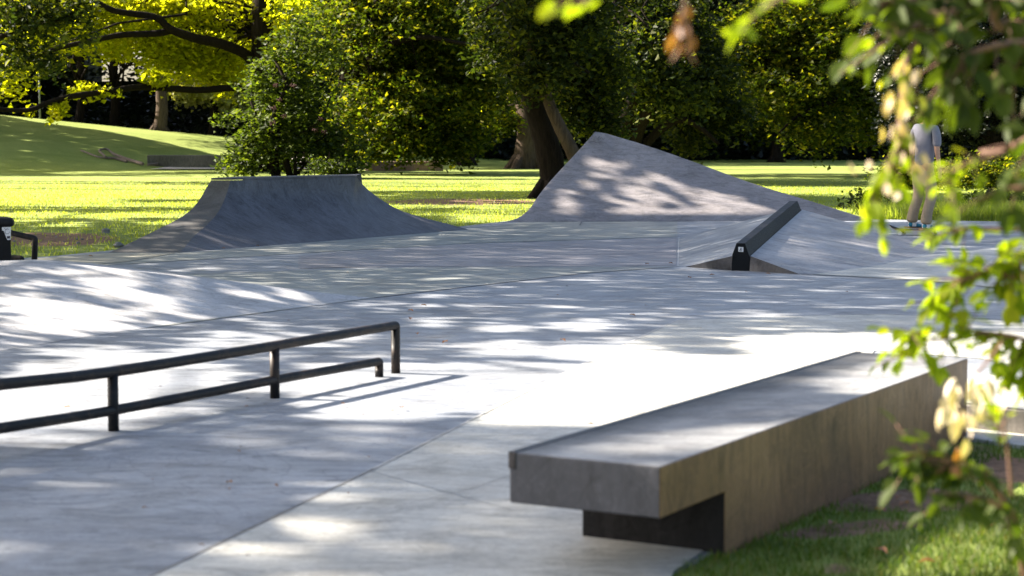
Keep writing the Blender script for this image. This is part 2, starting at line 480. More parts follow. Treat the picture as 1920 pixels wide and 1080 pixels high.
joint([(690, 885), (960, 960)], .006, M['joint_dark'])
joint([(740, 955), (880, 920), (1000, 880)], .005, M['joint_dark'])
joint([(1092, 415), (1087, 424)], .03, M['joint_dark'], z=.014)

# far path by the low walls
def drape(name, pts, mat, dz=.03):
    b = MB(); n = len(pts) // 2
    vs = []
    for (x, y) in pts: vs.append((x, y, float(hill(x, y)) + dz))
    b.add(vs, [(i, i + 1, len(pts) - 2 - i, len(pts) - 1 - i) for i in range(n - 1)])
    return tag(b.build(name, mat), kind='structure')
xs = np.linspace(-15.8, -6.8, 12)
drape('path', [(x, 87.0) for x in xs] + [(x, 91.6) for k, x in enumerate(xs[::-1])], M['path'], .04)
xs = np.linspace(-10.9, -8.2, 8)
drape('path', [(x, 91.7) for x in xs] + [(x - .6, 104.) for k, x in enumerate(xs[::-1])], M['path'], .05)

# ------------------------------------------------------------------ skate obstacles
def curve3(samples, Yf, Yl, pw=2.0):
    """silhouette pixels, foot first -> 3D points; the run comes first, the rise after it"""
    y0 = samples[0][1]; y1 = samples[-1][1]; out = []
    for (x, y) in samples:
        v = (y0 - y) / (y0 - y1)
        out.append(A(x, y, Yf + (Yl - Yf) * (1 - (1 - v) ** pw)))
    return out

def resample(P, n):
    """by height fraction"""
    z = [p.z for p in P]; z0, z1 = z[0], z[-1]; out = []
    for k in range(n):
        t = (k / (n - 1)) ** 1.7
        zt = z0 + (z1 - z0) * t
        for i in range(len(P) - 1):
            if z[i + 1] >= zt - 1e-9 or i == len(P) - 2:
                q = (zt - z[i]) / max(1e-9, z[i + 1] - z[i]); q = max(0, min(1, q))
                out.append(P[i].lerp(P[i + 1], q)); break
    return out

def loft(curves, div=6):
    """grid through curves (same sample count), linear between them"""
    rows = []
    for a, b in zip(curves[:-1], curves[1:]):
        for k in range(div):
            rows.append([p.lerp(q, k / div) for p, q in zip(a, b)])
    rows.append(curves[-1])
    n = len(rows[0])
    vs = [p for r in rows for p in r]
    fs = [(i * n + j, (i + 1) * n + j, (i + 1) * n + j + 1, i * n + j + 1) for i in range(len(rows) - 1) for j in range(n - 1)]
    return vs, fs, n, len(rows)

# quarter pipe
qp = empty('quarter_pipe', G(500, 462))
tag(qp, 'dark grey curved concrete quarter pipe with a flat lip beside the lawn', 'skate ramp')
N = 14
cl = smoothpath(curve3([(205, 473.5), (255, 450), (302, 427), (335, 410), (357, 395), (375, 373), (388, 350), (396, 338)], 22.95, 25.6), 4)
cf = smoothpath(curve3([(338, 473.5), (364, 443), (393, 417), (411, 395), (424, 366), (432, 338)], 22.95, 25.5), 4)
cr = smoothpath(curve3([(640, 449.5), (650, 425), (655, 400), (660, 370), (666, 333)], 25.9, 27.35), 4)
cw = smoothpath(curve3([(880, 430.5), (849, 422), (791, 407.5), (747, 393), (710, 371), (685, 351), (669, 332.5)], 28.8, 27.4, .5), 4)
C = [resample(c, N) for c in (cl, cf, cr, cw)]
for c in C:
    for p in c: p.z = max(p.z, .012) if p is not c[0] else .0
fold = C[1][-1].z
for c in C: c[-1].z = (fold + c[-1].z) / 2
vs, fs, n, r = loft(C[1:], 6)
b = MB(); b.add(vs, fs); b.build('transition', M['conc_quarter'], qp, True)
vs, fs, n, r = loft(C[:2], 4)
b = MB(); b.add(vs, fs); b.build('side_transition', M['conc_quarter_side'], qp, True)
for e in (): pass
m_ = tr.modifiers.new('w', 'WEIGHTED_NORMAL') if False else None
# lip, deck and rear
lip = [C[0][-1], C[1][-1], C[2][-1], C[3][-1]]
back = [p + Vector((ox, 1.1, 0)) for p, ox in zip(lip, (.25, .2, 0, -.1))]
b = MB()
lv = [p + Vector((0, 0, .004)) for p in lip]; lt = [p + Vector((0, 0, .03)) for p in lip]; bt = [p + Vector((0, 0, .03)) for p in back]; bb = [Vector((p.x + .05, p.y + .4, -.05)) for p in back]
b.add(lv + lt + bt + bb, [(i, i + 1, i + 5, i + 4) for i in range(3)] + [(i + 4, i + 5, i + 9, i + 8) for i in range(3)] + [(i + 8, i + 9, i + 13, i + 12) for i in range(3)])
b.build('deck', M['conc_quarter'], qp)
b = MB()
ln = [C[0][k] for k in range(N)]
b.add(ln + [Vector((p.x + .45, p.y + 1.6, -.05)) for p in ln], [(k, k + 1, N + k + 1, N + k) for k in range(N - 1)])
rn = [C[3][k] for k in range(N)]
b.add(rn + [Vector((p.x - .5, p.y + .9, -.05)) for p in rn], [(k + 1, k, N + k, N + k + 1) for k in range(N - 1)])
b.build('rear_flank', M['conc_quarter'], qp)

# big pyramid
py_ = empty('pyramid_bank', G(1250, 413))
tag(py_, 'tall pointed grey concrete bank with dappled sun on its face beside the leaning tree', 'skate ramp')
ca = smoothpath(curve3([(938, 416.2), (955, 414), (976, 406), (995, 389), (1006, 372), (1027, 345), (1057, 312), (1086, 281), (1116, 247)], 31.4, 34.6, 1.25), 3)
cb = smoothpath(curve3([(1640, 413.5), (1620, 408.5), (1596, 401), (1523, 378), (1414, 345), (1305, 305), (1210, 272), (1134, 249.5)], 32.0, 34.6, 1.15), 3)
CA, CB = resample(ca, 16), resample(cb, 16)
CA[0].z = CB[0].z = 0.0
PYR = (CA, CB)
vs, fs, n, r = loft([CA, CB], 10)
b = MB(); b.add(vs, fs); b.build('ramp_face', M['conc_pyr'], py_, True)
b = MB()
bk = [Vector((p.x * .55 + 1.6, 36.5, -.05)) for p in CA]
b.add(CA + bk, [(k, 16 + k, 17 + k, k + 1) for k in range(15)])
bk2 = [Vector((p.x * .8, 36.4, -.05)) for p in CB]
b.add(CB + bk2, [(k + 1, 17 + k, 16 + k, k) for k in range(15)])
top = [CA[-1], CB[-1], bk2[-1], bk[-1]]
b.add(top, [(0, 1, 2, 3)])
b.build('rear_face', M['conc_pyr'], py_)
# faint pen scribble near the tip
b = MB()
def face_pt(px, py, off=.012):
    o_ = CA[-1]; u_ = CB[0] - o_; v_ = CA[6] - o_; nrm = u_.cross(v_).normalized()
    if nrm.y > 0: nrm = -nrm
    r_ = ray(px, py); c_ = Vector((0, 0, H)); t_ = (o_ - c_).dot(nrm) / r_.dot(nrm)
    return c_ + r_ * t_ + nrm * off
sx = [(1108, 262), (1112, 255), (1114, 263), (1117, 256), (1120, 262), (1124, 256), (1122, 264), (1128, 259), (1131, 264), (1134, 259)]
b.tube([face_pt(x, y) for x, y in sx], .006, 4)
b.tube([face_pt(x, y) for x, y in [(1104, 268), (1112, 266), (1119, 269), (1127, 267)]], .005, 4)
b.build('pen_scribble', M['joint_dark'], py_)

# hip with granite ledge
hp = empty('hip_ramp', G(1400, 505))
tag(hp, 'low grey concrete hip ramp with a dark stone ledge along its ridge', 'skate ramp')
rf_l = A(1373, 480, 19.75); rf_r = A(1407, 480, 19.75)
rb_l = A(1466, 396, 26.2); rb_r = A(1504, 393, 26.2)
R = G(1752, 462); tipR = G(1500, 514.5); tipL = G(1284, 500.5); baseL = G(1372, 507); baseR = G(1405, 508.5)
b = MB()
rights = [tipR, G(1519, 515), G(1631, 497), G(1722, 478), R]
for i in range(len(rights) - 1):
    t0 = i / 4; t1 = (i + 1) / 4
    b.add([rights[i], rights[i + 1], rf_r.lerp(rb_r, t1), rf_r.lerp(rb_r, t0)], [(0, 1, 2, 3)])
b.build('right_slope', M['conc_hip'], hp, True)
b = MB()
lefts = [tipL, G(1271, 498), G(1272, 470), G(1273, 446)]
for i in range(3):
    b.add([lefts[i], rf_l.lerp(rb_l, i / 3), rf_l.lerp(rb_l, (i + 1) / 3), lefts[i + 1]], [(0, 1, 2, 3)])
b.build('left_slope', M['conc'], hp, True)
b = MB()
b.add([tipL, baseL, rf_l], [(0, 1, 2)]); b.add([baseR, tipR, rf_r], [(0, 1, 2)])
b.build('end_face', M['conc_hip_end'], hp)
b = MB()
bl = Vector((3.4, 28.6, 0)); br = Vector((4.4, 28.3, 0))
b.add([rb_l, rb_r, R, br, bl, lefts[-1]], [(0, 4, 3, 1), (1, 3, 2), (0, 5, 4)])
b.build('rear_slope', M['conc_hip'], hp)
# hexagonal ledge
def hexsec(cen, ax, w, hb, hs, ht, tw):
    s = Vector((-ax.y, ax.x, 0)).normalized() * -1
    pts = [(-w, hb), (-w, hs), (-tw, ht), (tw, ht), (w, hs), (w, hb)]
    return [Vector((cen.x, cen.y, 0)) + s * a + Vector((0, 0, z)) for a, z in pts]
c0 = G(1388.5, 507.6); c1 = Vector(((rb_l.x + rb_r.x) / 2, 26.2, 0)) + Vector((.02, 0, 0))
ax = (c1 - c0).normalized()
z0s = rf_l.z - .01; z1s = rb_l.z
S0 = hexsec(c0, ax, .088, .0, z0s + .005, .272, .043); S1 = hexsec(c1, ax, .105, z1s - .12, z1s + .0, z1s + .135, .05)
lg = MB(); lg.add(S0 + S1, [(i, i + 6, i + 7, i + 1) for i in (0, 1, 3, 4)] + [(6, 7, 8, 9, 10, 11)])
hl = lg.build('stone_ledge', M['granite'], hp)
b = MB(); b.add([S0[2] + Vector((0, 0, .002)), S0[3] + Vector((0, 0, .002)), S1[3] + Vector((0, 0, .002)), S1[2] + Vector((0, 0, .002))], [(0, 1, 2, 3)])
b.build('ledge_top', M['granite_top'], hp)
off = -ax * .006
b = MB(); b.add([p + off for p in S0] + [p - off * .5 for p in S0], [(0, 1, 2, 3, 4, 5)] + [(i, i + 6, (i + 1) % 6 + 6, (i + 1) % 6) for i in range(6)])
ep = b.build('end_plate', M['blackplate'], hp)
s_ = (S0[5] - S0[0]).normalized()
def onplate(a, z, o=.009): return c0 + s_ * a + Vector((0, 0, z)) - ax * o
b = MB(); b.add([onplate(-.022, .19), onplate(.028, .188), onplate(.027, .236), onplate(-.023, .238)], [(0, 1, 2, 3)])
st = b.build('sticker', M['sticker'], ep)
b = MB(); b.tube([onplate(a, z, .011) for a, z in [(-.01, .2), (-.004, .212), (.006, .216), (.012, .21), (.004, .205), (-.002, .222), (.012, .226)]], .0022, 4)
b.tube([onplate(a, z, .011) for a, z in [(-.012, .2), (.0, .198), (.014, .2)]], .0018, 4)
b.build('print', M['ink'], st)

# left bank
bankt = empty('bank_ramp', G(200, 600))
tag(bankt, 'wide low pale concrete bank with streaks of sun rising towards the black box', 'skate ramp')
tip = G(700, 559)
foot = [tip, G(560, 578), G(330, 607.5), G(150, 634), G(-80, 672), G(-420, 735)]
crest = [tip + Vector((-.01, .02, .0)), A(560, 544, 16.1), A(240, 507, 15.8), A(60, 490, 15.8), A(-60, 491, 15.9), A(-420, 492, 16.0)]
K = 9; rows = []
for fpt, cpt in zip(smoothpath(foot, 5), smoothpath(crest, 5)):
    row = []
    for k in range(K):
        t = k / (K - 1); p = fpt.lerp(cpt, t); p.z = cpt.z * (t ** 1.25) + .002
        row.append(p)
    row.append(Vector((cpt.x + .05, cpt.y + .10 + cpt.z * 1.2, max(cpt.z - .02, 0.0))) if cpt.z > .05 else cpt.copy())
    row.append(Vector((cpt.x + .1, cpt.y + .12 + cpt.z * 2.6, -.01)))
    rows.append(row)
n = K + 2
b = MB(); b.add([p for r_ in rows for p in r_], [(i * n + j, i * n + j + 1, (i + 1) * n + j + 1, (i + 1) * n + j) for i in range(len(rows) - 1) for j in range(n - 1)])
b.build('slope', M['conc_bank'], bankt, True)

# black box ledge at the left edge, with a coping pipe and a sticker
bx = empty('coping_box', A(-60, 490, 17.35))
tag(bx, 'black box ledge with thick rounded coping and a torn white sticker, on the bank crest', 'skate ledge')
zb = A(0, 492, 17.3).z
x0, x1_ = A(-330, 480, 17.3).x, A(22, 480, 17.3).x
ztop = A(0, 425, 17.3).z
b = MB(); b.prism([(x0, 17.28), (x1_, 17.28), (x1_ - .16, 17.75), (x0, 17.75)], .0, ztop)
bevel(b.build('body', M['blackplate'], bx), .006)
b = MB(); zc = A(0, 417, 17.3).z; rr = .039
b.tube([(x0, 17.3, zc), (x1_ - .01, 17.3, zc), (x1_ + .012, 17.3, zc), (x1_ + .024, 17.3, zc)], [rr, rr, rr * .85, rr * .5], 16)
b.build('coping', M['steel'], bx, True)
b = MB(); b.prism([(x0, 17.32), (x1_ + .01, 17.32), (x1_ - .15, 17.72), (x0, 17.72)], zc - .03, zc + .036); b.build('top_slab', M['steel'], bx)
def onbox(px, py, o=.004): return A(px, py, 17.28 - o)
b = MB(); b.add([onbox(x, y) for x, y in [(3.5, 426), (20.5, 425.5), (20, 449.5), (14, 450), (12, 446), (9, 438), (7, 433), (4, 432)][::-1]], [tuple(range(8))])
st = b.build('sticker', M['sticker'], bx)
b = MB()
b.tube([onbox(13.5 + 4 * math.cos(t), 434 + 5 * math.sin(t) + .6 * math.sin(3 * t), .006) for t in np.linspace(0, 5.6, 14)], .0016, 4)
b.tube([onbox(x, y, .006) for x, y in [(8, 430), (9, 427.5), (11, 431), (14, 428)]], .0014, 4)
b.add([onbox(x, y, .006) for x, y in [(12.5, 443), (19, 442.5), (18.8, 447), (13.5, 447.5)][::-1]], [(0, 1, 2, 3)])
b.build('print', M['ink'], st)

# rails
def pipe(name, pts, r_, mat, parent, n=14):
    b = MB(); b.tube(pts, r_, n); return b.build(name, mat, parent, True)
def elbow(p0, p1, p2, rad=.03, k=5):
    """points round the bend at p1"""
    p0, p1, p2 = Vector(p0), Vector(p1), Vector(p2)
    a = p1 + (p0 - p1).normalized() * rad; c = p1 + (p2 - p1).normalized() * rad
    return [(a * (1 - t) ** 2 + p1 * 2 * t * (1 - t) + c * t * t) for t in np.linspace(0, 1, k)]
RR = .0255
g1, g2, g3 = G(213, 808), G(515.5, 746.5), G(742, 699.5)
dr = (g3 - g1).normalized()
rail = empty('flat_rail', g2)
tag(rail, 'black steel double pipe rail on round posts in the foreground', 'skate rail')
zt, zl = .268, .093
far_pt = Vector((g3.x, g3.y, zt))
left1 = A(0, 721, 8.13); left2 = left1 + (left1 - A(213, 697, 8.89)) * 1.6
top_pts = [left2, left1, Vector((g1.x, g1.y, A(213, 697, g1.y).z)), Vector((g2.x, g2.y, zt - .003))]
pts = smoothpath(top_pts, 4) + elbow(Vector((g2.x, g2.y, zt)), far_pt, g3, .012) + [g3 + Vector((0, 0, .0))]
pipe('top_pipe', pts, RR, M['steel'], rail, 18)
lowend = G(711, 706.5)
ll1 = A(0, 803, 8.13); ll2 = ll1 + (ll1 - Vector((g1.x, g1.y, zl))) * 1.6
pts = smoothpath([ll2, ll1, Vector((g1.x, g1.y, zl)), Vector((g2.x, g2.y, zl))], 4) + elbow(Vector((g2.x, g2.y, zl)), Vector((lowend.x, lowend.y, .085)), lowend, .012) + [lowend]
pipe('lower_pipe', pts, RR * .92, M['steel'], rail, 18)
for g_, z_ in ((g1, zt - .01), (g2, zt - .01), (Vector((ll2.x + .35, ll2.y + .6, 0)), zt - .02)):
    pipe('post', [g_ - Vector((0, 0, .03)), Vector((g_.x, g_.y, z_))], RR * .97, M['steel'], rail, 18)
rl2 = empty('stub_rail', G(60, 492))
tag(rl2, 'short black pipe rail with a bent end behind the black box', 'skate rail')
q0, q1, q2 = A(-300, 400, 18.9), A(66, 447, 18.9), A(63, 500, 18.9)
q0 = A(-260, 374, 19.4)
pipe('top_pipe', [q0] + elbow(q0, q1, q2, .02) + [Vector((q2.x, q2.y, 0))], .028, M['steel'], rl2)
w0, w1 = A(-260, 470, 19.3), A(41, 484, 18.85)
pipe('lower_pipe', [w0] + elbow(w0, w1, A(41, 500, 18.85), .02) + [Vector((w1.x, w1.y, 0))], .026, M['steel'], rl2)

# ------------------------------------------------------------------ foreground ledge
lgd = empty('ledge_bench', LP(WID / 2, LEN / 2, 0))
tag(lgd, 'long heavy concrete ledge with an overhanging end and brown stained side, half on the grass', 'skate ledge')
TH = .155; AI = .024
def lbox(name, u0, u1, v0, v1, z0, z1, mat, bev=.006):
    b = MB()
    P = [LP(u0, v0, z0), LP(u1, v0, z0), LP(u1, v1, z0), LP(u0, v1, z0), LP(u0, v0, z1), LP(u1, v0, z1), LP(u1, v1, z1), LP(u0, v1, z1)]
    b.add(P, [(3, 2, 1, 0), (4, 5, 6, 7), (0, 1, 5, 4), (1, 2, 6, 5), (2, 3, 7, 6), (3, 0, 4, 7)])
    o = b.build(name, mat, lgd)
    if bev: bevel(o, bev, 3)
    return o
INS = .5
# body with three skins: top, end and long side differ in colour, end and base also by painted shade
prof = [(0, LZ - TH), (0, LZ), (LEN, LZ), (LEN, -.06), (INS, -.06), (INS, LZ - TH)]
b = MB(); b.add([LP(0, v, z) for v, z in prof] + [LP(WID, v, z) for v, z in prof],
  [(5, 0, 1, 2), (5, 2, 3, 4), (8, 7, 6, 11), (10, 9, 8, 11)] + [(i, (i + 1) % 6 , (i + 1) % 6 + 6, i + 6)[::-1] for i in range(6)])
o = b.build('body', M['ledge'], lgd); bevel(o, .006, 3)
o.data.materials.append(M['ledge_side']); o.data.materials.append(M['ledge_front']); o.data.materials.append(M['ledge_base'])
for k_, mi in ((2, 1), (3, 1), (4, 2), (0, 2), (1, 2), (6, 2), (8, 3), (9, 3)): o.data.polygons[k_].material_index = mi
lbox('steel_edge', -.003, AI, -.003, LEN + .003, LZ - .05, LZ + .003, M['steel_worn'], .003)

# low curb and kerb slab to the right of it
cb_ = empty('concrete_curb', G(1840, 790))
tag(cb_, 'low weathered concrete curb block beyond the far end of the long ledge', 'curb')
b = MB()
pts = [G(1755, 800), G(2080, 838), G(2200, 790), G(1830, 745)]
zc_ = .12
b.prism([(p.x, p.y) for p in pts][::1], -.05, zc_)
bevel(b.build('block', M['oldwall'], cb_), .01)
b = MB(); pts2 = [p.copy() for p in pts]
b.add([Vector((p.x, p.y, zc_ + .003)) for p in pts2], [(0, 1, 2, 3)]); b.build('top_face', M['conc_light'], cb_)
b = MB(); pts = [G(1790, 822), G(2080, 862), G(2090, 838), G(1800, 803)]
b.prism([(p.x, p.y) for p in pts], -.05, .012)
tag(bevel(b.build('kerb_slab', M['conc_light']), .004), 'thin flat kerb slab at the foot of the weathered concrete curb', 'kerb')

# ------------------------------------------------------------------ low walls, fallen branch, lamp post
def wallobj(name, px0, px1, py_top, py_bot, Y, depth, mat, label, dx=0):
    z0 = A(px0, py_bot, Y).z; z1 = A(px0, py_top, Y).z
    xa, xb = A(px0, 300, Y).x, A(px1, 300, Y).x
    b = MB(); b.prism([(xa, Y), (xb, Y + dx), (xb, Y + dx + depth), (xa - .2, Y + depth)], z0 - .3, z1)
    o = bevel(b.build(name, mat), .03)
    return tag(o, label, 'low wall')
wallobj('low_wall', 276, 520, 291, 313, 92, 1.2, M['oldwall'], 'dark weathered low concrete wall at the foot of the grassy hill')
wallobj('low_wall', 690, 830, 303, 320, 83.5, 1.0, M['redwall'], 'reddish low stone wall under the big lime tree')
wallobj('low_wall', 578, 592, 298, 309, 95, .5, M['oldwall'], 'small dark block standing on the path behind the elder bush')

fb = empty('fallen_branch', A(220, 305, 78))
tag(fb, 'bare forked fallen branch lying on the shaded hillside grass by the dark wall', 'branch')
def onhill(px, Y, dz=.12):
    x = (px - 960) / F * Y; return Vector((x, Y, float(hill(x, Y)) + dz))
def hp_(px, py, lo=55, hi=116):
    """pixel -> point on the hill surface"""
    for _ in range(40):
        m = (lo + hi) / 2; p = A(px, py, m)
        if p.z > float(hill(p.x, m)): lo = m
        else: hi = m
    return p
b = MB(); b.tube(smoothpath([hp_(x, y) + Vector((0, 0, .12)) for x, y in [(268, 312), (250, 307), (232, 301), (214, 294), (204, 286), (195, 284), (186, 287), (192, 293), (198, 299)]], 3), [.075] * 10 + [.055] * 15, 6)
b.build('main_limb', M['deadwood'], fb)
b = MB(); b.tube(smoothpath([hp_(x, y) + Vector((0, 0, .08)) for x, y in [(238, 306), (215, 300), (195, 299), (180, 296), (165, 290), (152, 285)]], 3), [.06] * 6 + [.04] * 10, 6)
b.build('side_limb', M['deadwood'], fb)
lg_ = MB(); lg_.tube([hp_(279, 313) + Vector((0, -.3, .1)), hp_(305, 311) + Vector((0, -.3, .12)), hp_(340, 313.5) + Vector((0, -.3, .1))], [.05, .065, .06], 7)
tag(lg_.build('fallen_log', M['deadwood']), 'short tan log lying along the base of the dark low wall', 'log')

lp = empty('lamp_post', onhill(78, 121, 0))
tag(lp, 'slim grey park lamp post behind the crest of the grassy hill', 'lamp post')
base = onhill(78, 121, -.2); topz = A(78, 118, 121).z
b = MB(); b.tube([base, (base.x, base.y, topz)], [.07, .045], 8); b.build('pole', M['lampmetal'], lp, True)
b = MB(); b.tube([(base.x, base.y, topz - .05), (base.x, base.y, topz + .06), (base.x, base.y, topz + .22), (base.x, base.y, topz + .3)], [.2, .45, .42, .1], 14); b.build('lamp_head', M['lampglass'], lp, True)

# ------------------------------------------------------------------ foliage builders
def rand_dirs(n, upbias=.5):
    v = rng.normal(size=(n, 3)); v /= np.linalg.norm(v, axis=1)[:, None] + 1e-9
    v[:, 2] += upbias * np.sign(v[:, 2] + 1e-9)
    v /= np.linalg.norm(v, axis=1)[:, None] + 1e-9
    return v

def leaves(name, P, size, mat, parent=None, upbias=.6, aspect=.62, fold=.18, var=.55):
    """one small folded two-triangle leaf at every point"""
    n = len(P)
    if n == 0: return None
    nrm = rand_dirs(n, upbias)
    t = rng.normal(size=(n, 3)); t -= nrm * (t * nrm).sum(1)[:, None]; t /= np.linalg.norm(t, axis=1)[:, None] + 1e-9
    s = np.cross(nrm, t)
    L = size * (1 + var * (rng.random(n) * 2 - 1)); L = L[:, None]
    base = P - t * L * .5; tipp = P + t * L * .5 - nrm * L * .1
    mid = P + t * L * .05
    a = mid + s * L * aspect * .5 + nrm * L * fold; c = mid - s * L * aspect * .5 + nrm * L * fold
    V = np.stack([base, a, tipp, c], 1).reshape(-1, 3).astype(np.float32)
    me = bpy.data.meshes.new(name)
    me.vertices.add(4 * n); me.vertices.foreach_set('co', V.ravel())
    me.loops.add(6 * n); me.polygons.add(2 * n)
    k = np.arange(n)[:, None] * 4
    idx = np.concatenate([k, k + 1, k + 2, k, k + 2, k + 3], 1).astype(np.int32)
    me.loops.foreach_set('vertex_index', idx.ravel())
    me.polygons.foreach_set('loop_start', np.arange(0, 6 * n, 3, dtype=np.int32))
    me.update(calc_edges=True)
    return link(name, me, mat, parent)

def ellip(c, r, n, shell=.55):
    v = rng.normal(size=(n, 3)); v /= np.linalg.norm(v, axis=1)[:, None]
    rad = (shell + (1 - shell) * rng.random(n)) if shell > 0 else rng.random(n) ** (1 / 3)
    return np.array(c) + v * rad[:, None] * np.array(r)

def clumps(C, per, sr=.45, sz=.13, droop=.25):
    """flat sprays of leaves round clump centres"""
    n = len(C)
    tilt = rng.normal(size=(n, 2)) * .35
    q = np.clip(rng.normal(size=(n, per, 3)), -1.7, 1.7) * np.array([sr, sr, sz])
    q[:, :, 2] += q[:, :, 0] * tilt[:, :1] + q[:, :, 1] * tilt[:, 1:] - droop * (q[:, :, 0] ** 2 + q[:, :, 1] ** 2)
    return (np.array(C)[:, None, :] + q).reshape(-1, 3)

# how much of the light the crowns keep from each spot of ground, read off the places where the shade lies
def target(px, py):
    d = np.full(px.shape, .92)
    # paving
    d = np.where(py > 520, .84, d)
    d = np.where((py > 500) & (px < 620) & (py < 640), .68, d)
    d = np.where((py > 575) & (px > 1000) & (py < 700), .68, d)
    d = np.where((py > 595) & (py <= 690) & (px < 1300), .54, d)
    d = np.where((py > 600) & (py <= 650) & (px > 700) & (px < 1350), .62, d)
    d = np.where((py > 640) & (py <= 735) & (px <= 560), .6, d)
    d = np.where((py > 735) & (py <= 800) & (px <= 560), .70, d)
    d = np.where((py > 680 - .0 * px) & (py <= 735 + .05 * (px - 560)) & (px > 560), -.2, d)
    d = np.where((py > 735 + .05 * (px - 560)) & (py <= 790) & (px > 560), .4, d)
    d = np.where((py > 720) & (py < 800) & (px > 900) & (px < 1250), -.2, d)
    d = np.where((py > 630) & (py <= 700) & (px > 1150) & (px < 1700), .36, d)
    d = np.where((px > 1480) & (py > 625) & (py < 740), -.1, d)
    d = np.where(py > 800, .55, d)
    d = np.where((py > 855) & (py < 915) & (px > 200) & (px < 560), .80, d)
    d = np.where((px > 1560) & (py > 985) & (py < 1070), -.2, d)
    d = np.where((px > 1800) & (py > 840) & (py < 940), -.2, d)
    d = np.where((px > 1040) & (px < 1420) & (py > 950), 1.0, d)
    # lawn
    d = np.where((px > 1770) & (px < 2160) & (py > 765) & (py < 935), -.2, d)
    d = np.where((px > 1500) & (px <= 1740) & (py > 780) & (py < 1000), .75, d)
    d = np.where((px > 1275) & (px < 1505) & (py > 496) & (py < 514), 1.1, d)
    lawn = ((px < 213) & (py < 472)) | ((px >= 213) & (px < 870) & (py < 472 - (px - 213) * .065)) | ((px >= 870) & (py < 413))
    ll = np.full(px.shape, .97)
    left = px < 640
    ll = np.where(left & (py < 424), .45, ll); ll = np.where(left & (py < 408), -.2, ll)
    ll = np.where(left & (py < 398) & (py > 392), .7, ll); ll = np.where(left & (px > 240) & (py < 379) & (py > 374), .7, ll)
    ll = np.where(left & (py < 330), .98, ll)
    edge = np.interp(px, [-200, 0, 60, 180, 300, 400, 500], [205, 216, 228, 243, 266, 290, 312])
    ll = np.where(left & (py < edge), -.2, ll)
    mid = (px >= 640) & (px < 1100)
    ll = np.where(mid & (py < 405), .35, ll); ll = np.where(mid & (py < 383), .6, ll); ll = np.where(mid & (py < 372), .85, ll); ll = np.where(mid & (py < 358), -.2, ll)
    ll = np.where(mid & (py < 318), .75, ll)
    rt = px >= 1100
    ll = np.where(rt & (py < 374), -.2, ll); ll = np.where(rt & (py < 343), .9, ll); ll = np.where(rt & (py < 325), -.2, ll); ll = np.where(rt & (py < 311), .92, ll)
    ll = np.where((px > 1640) & (py > 362), .85, ll)
    return np.where(lawn, ll, d)

def land_density(P):
    """target density where the shadow of each point falls"""
    x, y, z = P[:, 0], P[:, 1], P[:, 2]
    t = z / SUN.z
    for _ in range(3):
        gx = x - SUN.x * t; gy = y - SUN.y * t
        t = (z - np.maximum(hill(gx, gy), 0)) / SUN.z
    gx = x - SUN.x * t; gy = y - SUN.y * t
    px, py = proj(gx, gy, np.maximum(hill(gx, gy), 0))
    inside = (gy > 3) & (px > -150) & (px < 2070) & (py < 1200) & (gy < 125)
    return np.where(inside, target(px, py), .8)

def prune(P):
    """keep what the picture shows; above the frame keep leaves only where their shade is wanted"""
    px, py = proj(P[:, 0], P[:, 1], P[:, 2])
    infr = (py > -15) & (px > -30) & (px < 1950)
    d = land_density(P)
    keep = infr | (rng.random(len(P)) < sstep(.3, .7, d))
    return P[keep]

def limb_to(b, start, end, r0, r1, n=5, sag=.0, wob=.25, sides=6):
    s = Vector(start); e = Vector(end); L = (e - s).length
    pts = []
    for k in range(n + 1):
        t = k / n; p = s.lerp(e, t)
        p += Vector((random.gauss(0, 1), random.gauss(0, 1), random.gauss(0, .6))) * wob * L * .09 * math.sin(math.pi * t)
        p.z += math.sin(math.pi * t) * L * sag
        pts.append(p)
    b.tube(pts, [r0 + (r1 - r0) * (k / n) for k in range(n + 1)], sides)

def tree(name, label, trunk_path, radii, barkm, crowns, leafm, lsize, cat='tree', limbs=(), group=None, twigs=10, prune_it=True, limb_r=.14):
    """crowns: list of (centre, radii, clumps, leaves per clump, spray radius)"""
    base = Vector(trunk_path[0])
    root = empty(name, base)
    tag(root, label, cat, group)
    b = MB(); tp = smoothpath(trunk_path, 4)
    rad = np.interp(np.linspace(0, 1, len(tp)), np.linspace(0, 1, len(radii)), radii)
    b.tube(tp, list(rad), 12, jitter=.12)
    # root flare
    for k in range(5):
        a = k * 1.26 + random.random(); d = Vector((math.cos(a), math.sin(a), 0))
        b.tube([base + d * rad[0] * .3 + Vector((0, 0, rad[0] * 1.3)), base + d * rad[0] * 1.1 + Vector((0, 0, rad[0] * .3)), base + d * rad[0] * 1.8 - Vector((0, 0, .12))], [rad[0] * .45, rad[0] * .35, rad[0] * .12], 6)
    b.build('trunk', barkm, root, True)
    for path, r0, r1 in limbs:
        lb = MB(); pth = smoothpath(path, 4); lb.tube(pth, list(np.linspace(r0, r1, len(pth))), 8, jitter=.1)
        lb.build('limb', barkm, root, True)
    allc = []
    for (c, r, n, per, sr) in crowns:
        C = ellip(c, r, n, .25); C[:, 2] = np.maximum(C[:, 2], .8)
        allc.append((C, per, sr))
    tb = MB()
    cc = np.concatenate([x[0] for x in allc])
    for _ in range(twigs):
        s = tp[random.randrange(len(tp) // 2, len(tp))]; e = cc[random.randrange(len(cc))]
        if (Vector(e) - s).length < 14: limb_to(tb, s, e, limb_r * random.uniform(.4, .9), .02, 6, .05, 1)
    if tb.v: tb.build('branches', barkm, root, True)
    P = np.concatenate([clumps(C, per, sr) for C, per, sr in allc])
    if prune_it: P = prune(P)
    if leafm: leaves('foliage', P, lsize, leafm, root)
    return root

